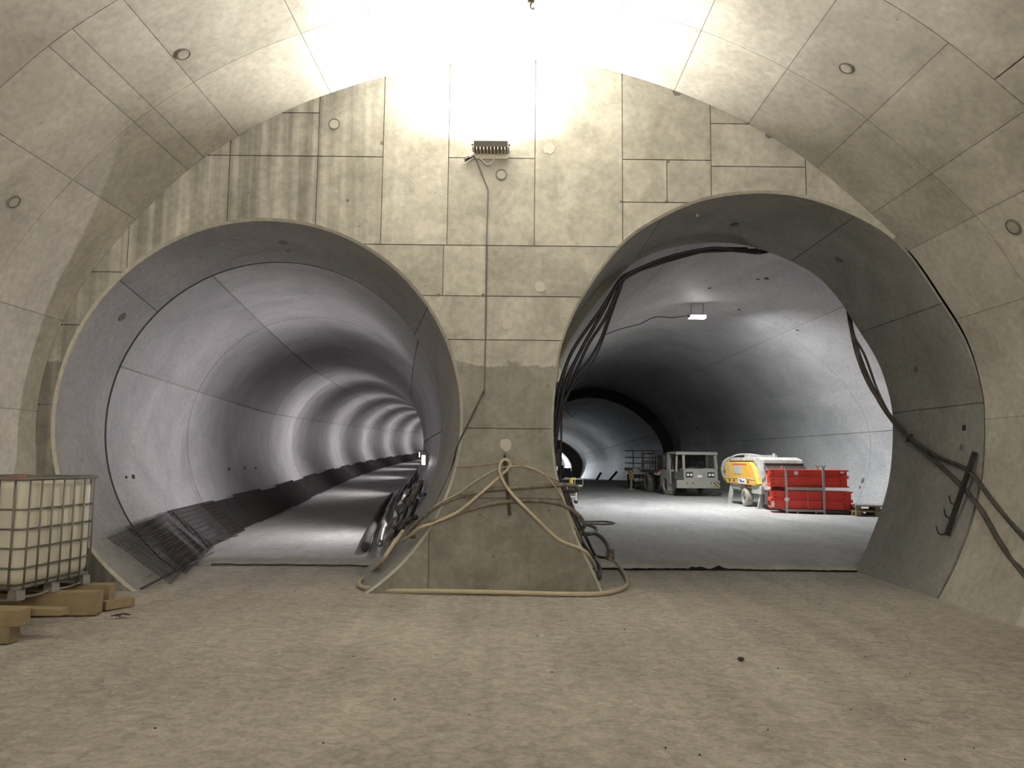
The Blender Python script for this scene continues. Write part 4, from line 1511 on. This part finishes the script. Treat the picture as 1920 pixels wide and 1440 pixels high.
# ---- low dusty mine truck; local x right, y backwards, z up; origin under the middle of the bumper
TX, TY = 7.98, 32.0
truck = thing('utility_truck', 'dust-covered low mine truck with open cab frame, parked facing the camera', 'truck', (TX, TY, 0.03), math.radians(7))
W2 = 0.95
mb = MB(); mb.prism([(-W2, 0.36), (W2, 0.36), (W2, 0.68), (W2 - 0.05, 0.70), (-W2 + 0.05, 0.70), (-W2, 0.66)], 'y', 0.0, 0.18); mb.build('bumper', M_TRUCK, truck, bevel=0.02)
mb = MB(); mb.prism([(0.06, 0.70), (0.10, 1.12), (0.16, 1.18), (0.55, 1.20), (0.55, 0.5), (0.1, 0.5)], 'x', -0.62, W2 - 0.06); mb.build('front_panel', M_TRUCK, truck, bevel=0.015)
mb = MB(); mb.prism([(0.16, 0.60), (0.20, 1.05), (0.9, 1.05), (0.9, 0.55)], 'x', -W2 + 0.04, -0.64); mb.build('step_well', M_TRUCKD, truck)
# cab frame
for x in (-0.60, W2 - 0.10):
    mb = MB(); mb.bar((x, 0.14, 1.15), (x * 0.97, 0.22, 1.84), 0.10, 0.09); mb.build('cab_pillar', M_TRUCK, truck)
for x in (-W2 + 0.06, W2 - 0.08):
    mb = MB(); mb.bar((x, 1.25, 0.9), (x * 0.98, 1.2, 1.84), 0.12, 0.14); mb.build('cab_pillar', M_TRUCK, truck)
mb = MB(); mb.bar((-W2 + 0.06, 0.30, 0.75), (-W2 + 0.10, 0.30, 1.84), 0.07, 0.07); mb.build('cab_pillar', M_TRUCK, truck)
mb = MB(); mb.prism([(0.12, 1.78), (0.12, 1.88), (0.2, 1.91), (1.35, 1.90), (1.35, 1.82), (0.3, 1.80)], 'x', -W2 + 0.02, W2 - 0.04); mb.build('cab_roof', M_TRUCK, truck, bevel=0.012)
mb = MB(); mb.box((0.1, 1.30, 1.35), (1.65, 0.06, 0.9)); mb.build('cab_back', M_TRUCKD, truck)
mb = MB(); mb.box((0.15, 1.22, 1.62), (1.3, 0.05, 0.16)); mb.build('rear_window', M_VOID, truck)
mb = MB(); mb.box((0.2, 0.85, 1.12), (0.5, 0.45, 0.12)); mb.box((0.2, 1.08, 1.35), (0.48, 0.10, 0.42)); mb.build('driver_seat', M_BLACK, truck, bevel=0.03)
mb = MB(); mb.tube([(0.28 + 0.17 * math.cos(a), 0.52 + 0.06 * math.sin(a), 1.33 + 0.14 * math.sin(a)) for a in [k * math.pi / 8 for k in range(16)]], 0.015, 6, closed=True); mb.cyl((0.28, 0.52, 1.33), (0.28, 0.42, 1.15), 0.02, 6); mb.build('steering_wheel', M_BLACK, truck, smooth=True)
mb = MB(); mb.bar((-0.5, 0.20, 1.20), (-0.1, 0.22, 1.235), 0.03, 0.03); mb.build('wiper', M_TRUCKD, truck)
mb = MB(); mb.bar((0.25, 0.14, 1.19), (0.78, 0.14, 1.17), 0.03, 0.03); mb.build('grab_bar', M_PALE, truck)
for x in (-0.38, 0.58):
    mb = MB(); mb.box((x, 0.075, 0.93), (0.30, 0.05, 0.22))
    hl = mb.build('headlamp_box', M_VOID, truck)
    for dx in (-0.07, 0.07):
        mb = MB(); mb.cyl((x + dx, 0.06, 0.93), (x + dx, 0.035, 0.93), 0.055, 12); mb.build('headlamp', M_LAMPG, hl)
mb = MB(); mb.box((0.08, 0.062, 0.87), (0.20, 0.012, 0.09)); mb.build('number_plate', M_WHITE, truck)
for s in (1,):
    mb = MB(); mb.box((s * (W2 - 0.15), -0.006, 0.53), (0.26, 0.012, 0.22)); mb.build('hazard_plate', M_HAZ, truck)
for x in (-0.5, -0.25, 0.55):
    mb = MB(); mb.cyl((x, 0.0, 0.58), (x, -0.02, 0.58), 0.03, 8); mb.build('tow_eye', M_TRUCKD, truck)
mb = MB(); mb.prism([(0.86, 0.50), (0.86, 0.98), (1.0, 1.12), (2.1, 1.12), (2.2, 1.0), (2.2, 0.36), (1.95, 0.36), (1.90, 0.75), (1.74, 0.94), (1.30, 0.94), (1.12, 0.76), (1.05, 0.50)], 'x', -W2 - 0.01, -W2 + 0.28); mb.build('mudguard', M_TRUCK, truck)
mb = MB(); mb.prism([(0.86, 0.50), (0.86, 0.98), (1.0, 1.12), (2.1, 1.12), (2.2, 1.0), (2.2, 0.36), (1.95, 0.36), (1.90, 0.75), (1.74, 0.94), (1.30, 0.94), (1.12, 0.76), (1.05, 0.50)], 'x', W2 - 0.28, W2 + 0.01); mb.build('mudguard', M_TRUCK, truck)
mb = MB(); mb.box((0, 2.6, 0.62), (1.1, 4.6, 0.26)); mb.build('chassis', M_TRUCKD, truck)
mb = MB(); mb.box((0.1, 1.75, 1.25), (1.2, 0.7, 0.3)); mb.build('engine_cover', M_TRUCKD, truck, bevel=0.03)
for x in (-0.80, 0.80):
    for y in (1.52, 4.35):
        wheel(truck, (x, y, 0.47), 0.47, 0.32, M_TYREL if y < 2 else M_TYRE, M_TRUCKD, lugs=18)
mb = MB(); mb.box((0, 3.9, 1.0), (1.85, 2.9, 0.14)); mb.build('rear_deck', M_TRUCKD, truck)
mb = MB(); mb.box((-W2 - 0.012, 2.75, 0.92), (0.02, 0.5, 0.14), ); mb.box((-0.78, 2.44, 0.93), (0.36, 0.02, 0.15)); mb.build('warning_plate', M_REDWHITE, truck)
for y, x in ((3.0, -0.85), (4.0, -0.85), (5.1, -0.85), (3.0, 0.85), (5.1, 0.85)):
    mb = MB(); mb.cyl((x, y, 1.05), (x, y, 1.86), 0.03, 6); mb.build('rail_post', M_TRUCKD, truck)
for z in (1.45, 1.84):
    mb = MB(); mb.tube([(-0.85, 2.6, z), (-0.85, 5.1, z), (0.85, 5.1, z), (0.85, 2.6, z)], 0.028, 6); mb.build('guard_rail', M_TRUCKD, truck)
mb = MB(); mb.box((0.1, 3.5, 1.42), (1.4, 1.2, 0.7)); mb.build('work_basket', M_TRUCKD, truck, bevel=0.02)

# ---- lift basket machine behind the truck
lift = thing('access_lift', 'dark cage access lift with hazard-striped leg, half hidden behind the mine truck', 'lift', (7.05, 39.6, 0.03), 0.05)
mb = MB(); mb.box((0, 0.5, 0.55), (1.2, 2.4, 0.35)); mb.build('chassis', M_TRUCKD, lift, bevel=0.02)
mb = MB(); mb.box((-0.05, 0.3, 1.02), (1.5, 2.2, 0.16)); mb.build('platform', M_TRUCK, lift)
for x in (-0.78, -0.3, 0.25, 0.7):
    mb = MB(); mb.cyl((x, -0.75, 1.05), (x, -0.75, 2.0), 0.03, 6); mb.build('cage_post', M_DARKST, lift)
for z in (1.35, 1.65, 2.0):
    mb = MB(); mb.tube([(-0.78, 1.3, z), (-0.78, -0.75, z), (0.7, -0.75, z), (0.7, 1.3, z)], 0.028, 6); mb.build('cage_rail', M_DARKST, lift)
mb = MB(); mb.box((-0.9, -0.8, 0.75), (0.24, 0.2, 0.5)); mb.build('outrigger', M_HAZ, lift)
mb = MB(); mb.cyl((-0.9, -0.8, 0.02), (-0.9, -0.8, 0.6), 0.06, 8); mb.cyl((-0.9, -0.8, 0.0), (-0.9, -0.8, 0.05), 0.2, 12); mb.build('outrigger_foot', M_TRUCK, lift)
mb = MB(); mb.bar((-0.75, -0.85, 0.5), (0.2, -0.85, 0.5), 0.05, 0.16); mb.build('step', M_PALE, lift)
for x in (-0.45, 0.55):
    for y in (0.0, 1.3):
        wheel(lift, (x, y, 0.38), 0.38, 0.25, M_TYRE, M_TRUCKD)

# ---- yellow concrete pump trailer; local x right, y backwards
pump = thing('concrete_pump', 'dusty yellow trailer concrete pump with pale hopper end, behind the red girders', 'pump', (8.02, 24.2, 0.03), math.radians(1.5))
prof = [(0.25, 0.80), (0.55, 0.74), (3.5, 0.74), (3.62, 0.86), (3.62, 1.38), (3.5, 1.5), (1.0, 1.52), (0.7, 1.35)]
mb = MB(); mb.prism(prof, 'x', 0.0, 1.35); body = mb.build('body', M_YELLOW, pump, bevel=0.05)
mb = MB(); mb.prism([(0.20, 0.92), (0.62, 1.40), (0.92, 1.56), (3.4, 1.54), (3.4, 1.66), (0.5, 1.68), (0.05, 1.6), (-0.1, 1.05)], 'x', 0.10, 1.42); mb.build('top_hood', M_PALE, pump, bevel=0.03)
mb = MB(); mb.box((-0.004, 2.2, 1.24), (0.012, 0.75, 0.28)); mb.build('side_grille', M_BOARD, pump)
mb = MB(); mb.box((-0.004, 2.0, 0.95), (0.014, 3.0, 0.03)); mb.build('body_stripe', M_PALE, pump)
mb = MB(); mb.box((-0.006, 1.75, 0.86), (0.014, 0.72, 0.16)); pl = mb.build('maker_plate', M_WHITE, pump)
mb = MB(); mb.box((-0.015, 1.72, 0.85), (0.006, 0.5, 0.05)); mb.box((-0.015, 1.9, 0.90), (0.006, 0.2, 0.03)); mb.build('plate_print', M_BLUE, pl)
mb = MB()
for k in range(11):
    mb.box((-0.004, 1.35 + 0.14 * k, 1.44), (0.012, 0.09, 0.045))
mb.build('side_lettering', M_REDP, pump)
mb = MB()
for k in range(5):
    mb.box((-0.004, 3.2, 1.05 + 0.085 * k), (0.012, 0.12, 0.05))
mb.build('side_marks', M_PALE, pump)
for y in (1.15, 2.6, 3.1):
    mb = MB(); mb.box((-0.006, y, 0.86), (0.014, 0.12, 0.07)); mb.build('latch', M_VOID, pump)
# hopper end, towards the camera
mb = MB(); mb.prism([(-0.55, 0.62), (0.30, 0.62), (0.30, 0.95), (0.15, 1.15), (-0.42, 1.05)], 'x', 0.15, 1.40); mb.build('hopper', M_PALE, pump, bevel=0.03)
mb = MB(); mb.prism([(-0.55, 1.10), (0.18, 1.52), (0.24, 1.50), (-0.45, 1.06)], 'x', 0.12, 1.42); mb.build('hopper_cover', M_VOID, pump)
mb = MB(); mb.tube([(0.12, -0.55, 1.10), (0.12, 0.0, 1.47), (1.42, 0.0, 1.47), (1.42, -0.55, 1.10)], 0.03, 6); mb.build('cover_frame', M_TRUCKD, pump)
mb = MB(); mb.box((0.7, 1.9, 0.58), (0.8, 3.6, 0.2)); mb.build('chassis', M_PALE, pump)
mb = MB(); mb.box((0.16, 0.55, 0.62), (0.2, 0.9, 0.28)); mb.build('side_frame', M_PALE, pump, bevel=0.02)
mb = MB(); mb.box((0.16, 2.6, 0.66), (0.2, 0.9, 0.2)); mb.build('side_frame', M_PALE, pump, bevel=0.02)
for x in (0.12, 1.28):
    wheel(pump, (x, 1.62, 0.31), 0.31, 0.24, M_TYREL, M_PALE)
for x, y in ((0.0, 3.2), (1.3, 3.2), (0.12, 0.45), (1.3, 0.45)):
    mb = MB(); mb.bar((x, y, 0.02), (x + (0.12 if x < 0.5 else -0.12), y - 0.05, 0.72), 0.13, 0.12, up=(0, 1, 0)); mb.box((x, y, 0.015), (0.26, 0.26, 0.03)); mb.build('support_leg', M_PALE, pump, bevel=0.01)
for k in range(6):
    o = 0.05 * k
    mb = MB(); mb.tube(catmull([(0.02 + o, 3.70 + o * 0.3, 0.80 + o), (-0.10 + o * 0.4, 3.72, 1.15), (-0.06 + o * 0.6, 3.60 - o, 1.52 + o * 0.2), (0.2, 3.35 - o * 2, 1.70 + o * 0.25), (0.55, 3.0 - o * 3, 1.74 + o * 0.15), (0.95, 2.7 - o * 3, 1.69)], 5), 0.03, 6)
    mb.build('hose', M_PALE if k % 2 else M_HOSED, pump, smooth=True)
mb = MB(); mb.box((0.75, 2.0, 1.72), (0.9, 0.7, 0.08)); mb.cyl((1.0, 1.4, 1.66), (1.0, 1.4, 1.82), 0.05, 8); mb.build('top_vents', M_PALE, pump)
mb = MB(); mb.box((0.62, 0.05, 0.42), (0.9, 0.5, 0.5)); mb.build('pump_block', M_TRUCKD, pump, bevel=0.02)

# ---- red girders on a steel rack
RX, RY = 7.86, 22.95
RA = -math.atan2(0.62, 2.1) * 0.75


def rk(x, y):
    a, b = rot2(x, y, RA)
    return RX + a, RY + b


rack = thing('stacking_rack', 'grey steel stacking rack with two front posts holding the red girders', 'rack', (*rk(0, 0), 0.03), RA)
for x in (0.50, 1.56):
    for y in (-0.06, 0.86):
        mb = MB(); mb.box((x, y, 0.70), (0.065, 0.065, 1.40)); po = mb.build('post', M_RACK, rack, bevel=0.006)
        mb = MB(); mb.bar((x - 0.06, y, 1.44), (x - 0.01, y, 1.39), 0.05, 0.02); mb.bar((x + 0.06, y, 1.44), (x + 0.01, y, 1.39), 0.05, 0.02); mb.build('post_cup', M_TRUCKD, po)
for y in (-0.06, 0.86):
    mb = MB(); mb.box((1.03, y, 0.09), (1.0, 0.05, 0.07)); mb.build('bottom_rail', M_RACK, rack)
    mb = MB(); mb.box((1.03, y, 0.74), (1.0, 0.05, 0.09)); mb.build('middle_rail', M_RACK, rack)
for x in (0.50, 1.56):
    for z in (0.09, 0.74):
        mb = MB(); mb.box((x, 0.40, z), (0.06, 0.86, 0.07)); mb.build('cross_rail', M_RACK, rack)
for x in (0.80, 1.32):
    mb = MB(); mb.box((x, -0.06, 0.045), (0.05, 0.05, 0.09)); mb.build('foot', M_RACK, rack)
mb = MB(); mb.box((0.5, -0.105, 0.42), (0.12, 0.01, 0.12), Matrix.Rotation(0.5, 3, 'Y')); mb.build('tag', M_WHITE, rack)


def girder(label, x0, x1, y0, y1, z0, h, tags=()):
    g = thing('red_girder', label, 'girder', (*rk(x0, y0), z0 + 0.03), RA, 'red girders on the rack')
    L = x1 - x0
    t = 0.03
    mb = MB()
    wy = y1 - y0
    # box girder with lips top and bottom and an open channel end
    mb.box((L / 2, 0.02, h / 2), (L - 0.10, t, h - 0.05))
    mb.box((L / 2, wy - 0.02, h / 2), (L - 0.10, t, h - 0.05))
    mb.build('web', M_RED, g)
    mb = MB(); mb.box((L / 2, wy / 2, h - 0.02), (L, wy + 0.03, 0.04)); mb.build('top_flange', M_RED, g, bevel=0.006)
    mb = MB(); mb.box((L / 2, wy / 2, 0.02), (L, wy + 0.03, 0.04)); mb.build('bottom_flange', M_RED, g, bevel=0.006)
    for xx in (0.08, L - 0.10, L * 0.5):
        mb = MB(); mb.box((xx, wy / 2, h / 2), (0.03, wy - 0.06, h - 0.06)); mb.build('stiffener', M_RED, g)
    for xx in (0.14, L - 0.24):
        for zz in (h * 0.3, h * 0.7):
            mb = MB(); mb.cyl((xx, 0.01, zz), (xx, -0.002, zz), 0.02, 8); mb.build('bolt_hole', M_VOID, g)
    for (xx, zz, sx, sz) in tags:
        mb = MB(); mb.box((xx, 0.0, zz), (sx, 0.012, sz)); mb.build('tag', M_WHITE, g)
    return g


girder('red steel girder with white square tag, topmost on the rack', 0.0, 2.28, 0.0, 0.80, 1.105, 0.205, ((0.80, 0.10, 0.11, 0.11), (2.10, 0.15, 0.11, 0.07)))
girder('red steel girder second from the top, resting on the middle rails', 0.0, 2.28, 0.0, 0.80, 0.79, 0.305)
girder('red steel girder third from the top, below the middle rails', 0.05, 2.38, 0.0, 0.80, 0.40, 0.27)
girder('red steel girder with white end label, lowest on the rack', 0.05, 2.38, 0.0, 0.80, 0.135, 0.255, ((0.06, 0.14, 0.09, 0.20),))
hose('tie_wire', 'thin wire hanging down in front of the lower red girders', 'wire', [Vector((*rk(1.1, -0.10), z)) for z in (0.76, 0.5, 0.3, 0.12)], 0.008, M_STEEL, seg=5)
# board leaning away behind the rack
x, yy = rk(1.72, 0.9)
mb = MB(); mb.box((0, 0, 0.05), (1.35, 0.9, 0.09)); ob = mb.build('concrete_slab', M_SLAB, bevel=0.02); ob.location = (x + 0.25, yy - 0.3, 0.03); ob.rotation_euler = (0, 0, RA)
tag(ob, 'flat pale slab lying on the floor beyond the rack end', 'slab')

# ---- pallets and stand at the right edge
def pallet(label, loc, rz):
    t = thing('wooden_pallet', label, 'pallet', loc, rz, 'pallets by the right cavern wall')
    for y in (-0.35, 0, 0.35):
        mb = MB(); mb.box((0, y, 0.012), (1.2, 0.1, 0.022)); mb.build('bottom_board', M_WOOD, t)
        for x in (-0.52, 0, 0.52):
            mb = MB(); mb.box((x, y, 0.063), (0.14, 0.1, 0.078)); mb.build('block', M_WOODD, t)
    for x in (-0.52, 0, 0.52):
        mb = MB(); mb.box((x, 0, 0.113), (0.14, 0.8, 0.02)); mb.build('bearer', M_WOOD, t)
    for k in range(5):
        mb = MB(); mb.box((0, -0.35 + 0.175 * k, 0.134), (1.2, 0.12, 0.02)); mb.build('top_board', M_WOOD, t)
    return t


p0 = PZ(1640, 968, 0.03)
pallet('bottom wooden pallet at the right edge of the right cavern', (p0.x + 0.05, p0.y + 0.2, 0.035), -0.12)
pallet('upper wooden pallet stacked crookedly on the bottom one', (p0.x + 0.12, p0.y + 0.24, 0.182), -0.22)
mb = MB(); mb.box((0, 0, 0.012), (0.9, 0.6, 0.022)); ob = mb.build('white_board', M_PALE, bevel=0.004); ob.location = (p0.x, p0.y + 0.2, 0.33); ob.rotation_euler = (0, 0, -0.3); tag(ob, 'pale flat board lying on the stacked pallets', 'board')
q0 = PZ(1656, 950, 0.03)
st = thing('lamp_stand', 'black post on a small pale stand beside the right reveal edge', 'stand', (q0.x, q0.y, 0.03))
mb = MB(); mb.cyl((0, 0, 0.5), (-0.10, 0, 1.35), 0.035, 8); mb.cyl((-0.10, 0, 1.34), (-0.24, 0, 1.42), 0.03, 8); mb.build('post', M_BLACK, st)
mb = MB(); mb.box((0.0, 0, 0.42), (0.22, 0.22, 0.22)); mb.build('control_box', M_PALE, st, bevel=0.02)
for a in (0.3, 2.4, 4.5):
    mb = MB(); mb.cyl((0, 0, 0.34), (0.28 * math.cos(a), 0.28 * math.sin(a), 0.0), 0.02, 6); mb.build('leg', M_STEEL, st)

# ---- small trolley behind the pillar
g0 = PZ(1074, 944, 0.03)
tr = thing('tool_trolley', 'small pale wheeled trolley with a yellow fitting, just past the pillar edge', 'trolley', (g0.x, g0.y, 0.03))
mb = MB(); mb.box((0.0, 0, 0.62), (0.62, 0.45, 0.05)); mb.build('tray', M_PALE, tr, bevel=0.01)
for x in (-0.22, 0.10):
    for y in (-0.16, 0.16):
        mb = MB(); mb.cyl((x, y, 0.10), (x, y, 0.62), 0.025, 8); mb.build('leg', M_WHITEW, tr)
        mb = MB(); mb.cyl((x, y - 0.02, 0.06), (x, y + 0.02, 0.06), 0.06, 12); mb.build('wheel', M_BLACK, tr)
mb = MB(); mb.tube([(0.05, -0.2, 0.64), (0.05, -0.2, 0.86), (0.33, -0.2, 0.86), (0.33, -0.2, 0.64)], 0.014, 6); mb.build('handle_frame', M_GREENISH, tr)
mb = MB(); mb.cyl((-0.06, 0, 0.65), (-0.06, 0, 0.88), 0.07, 10); mb.box((0.02, 0, 0.86), (0.16, 0.12, 0.08)); mb.build('yellow_fitting', M_HAZY, tr, bevel=0.01)
mb = MB(); mb.bar((-0.22, -0.16, 0.24), (0.10, -0.16, 0.24), 0.02, 0.03); mb.bar((-0.22, 0.16, 0.24), (0.10, 0.16, 0.24), 0.02, 0.03); mb.build('stretcher', M_WHITEW, tr)

# dark cabinet on the left wall of the right cavern
cb = P(1043, 858, 17.0)
jb = thing('switch_cabinet', 'black switch box on the cavern wall just behind the pillar edge', 'box', (cb.x - 0.05, 17.0, cb.z - 0.2))
mb = MB(); mb.box((0.0, 0, 0.2), (0.26, 0.5, 0.38)); mb.build('case', M_BLACK, jb, bevel=0.01)
mb = MB(); mb.box((0.0, -0.255, 0.2), (0.22, 0.012, 0.33)); mb.build('door', M_DARKST, jb)
# crowd of small gear by the far portal
for k, (px, py, sx, sz, m, lab) in enumerate(((1062, 895, 0.9, 1.3, M_TRUCKD, 'dark machine parked near the bright far portal of the right tunnel'), (1050, 893, 0.7, 1.7, M_TRUCKD, 'second dark machine silhouetted in the far portal'))):
    Yf = 92.0 + 6 * k
    p = P(px, py, Yf)
    g = thing('site_machine', lab, 'machine', (p.x, Yf, dropR(Yf) + 0.03))
    mb = MB(); mb.box((0, 0, sz * 0.35), (sx * 1.6, 2.0, sz * 0.5)); mb.build('body', m, g, bevel=0.05)
    mb = MB(); mb.box((0.1, 0.2, sz * 0.8), (sx, 1.0, sz * 0.4)); mb.build('cab', m, g, bevel=0.05)
    for x in (-sx * 0.6, sx * 0.6):
        wheel(g, (x, -0.6, 0.3), 0.3, 0.2, M_BLACK, M_TRUCKD)
# poles leaning on the far tunnel wall
for k, (x0, y0, x1, y1) in enumerate(((1142, 901, 1157, 884), (1118, 898, 1127, 886))):
    a = PZ(x0, y0, 0.0); a.z = dropR(a.y) + 0.05
    b = P(x1, y1, a.y)
    mb = MB(); mb.tube([a - a, b - a], 0.09, 6)
    ob = mb.build('leaning_pole', M_TRUCKD); ob.location = a
    tag(ob, ['dark pole leaning on the right tunnel wall, nearer of the two', 'dark pole leaning on the right tunnel wall, farther of the two'][k], 'pole')

# ------------------------------------------------------------------ floor litter
def rock(name, label, loc, s, mat, cat='stone', group=None):
    bm = bmesh.new()
    bmesh.ops.create_icosphere(bm, subdivisions=2, radius=s)
    for v in bm.verts:
        v.co *= random.uniform(0.8, 1.15)
        v.co.z = v.co.z * 0.6 + s * 0.45
    me = bpy.data.meshes.new(name); bm.to_mesh(me); bm.free()
    me.materials.append(mat)
    ob = bpy.data.objects.new(name, me); COL.objects.link(ob)
    ob.location = loc
    return tag(ob, label, cat, group)


rock('stone', 'single dark stone lying on the beige floor in front', PZ(1389, 1238, 0.0), 0.026, M_STONE)
mb = MB()
sp = [(1143, 1115), (1228, 1114), (1416, 1165), (1180, 1202), (1264, 1242), (1459, 1253), (1706, 1262), (1374, 1310), (1440, 1368), (1312, 1415), (1697, 1424), (1875, 1294), (1623, 1231), (1171, 1180), (1035, 1260), (663, 1231), (606, 1393), (552, 1109), (291, 1365), (740, 1311), (1248, 1402), (1826, 1403), (1552, 1185), (1914, 1197), (1531, 1114), (1700, 1124), (1008, 1192), (487, 1310), (880, 1340), (1595, 1330)]
for (x, y) in sp:
    p = PZ(x, y, 0.004)
    s = random.uniform(0.004, 0.008)
    mb.box(p, (s * 1.6, s * 1.2, s), Matrix.Rotation(random.random() * 3, 3, 'Z'))
tag(mb.build('debris', M_STONE), 'tiny dark crumbs scattered over the beige floor', 'debris', kind='stuff')
for k, (x, y) in enumerate(((226, 1156),)):
    c = PZ(x, y, 0.01)
    mb = MB()
    for q in range(5):
        a = random.random() * 3
        L = random.uniform(0.04, 0.09)
        mb.tube(catmull([(-L * math.cos(a), -L * math.sin(a), 0.012), (0.01 * q, 0, 0.03), (L * math.cos(a), L * math.sin(a), 0.012)], 4), 0.007, 5)
    ob = mb.build('wire_scrap', M_RUST); ob.location = c
    tag(ob, 'small tangle of dark wire lying on the floor in front of the timbers', 'wire scrap')
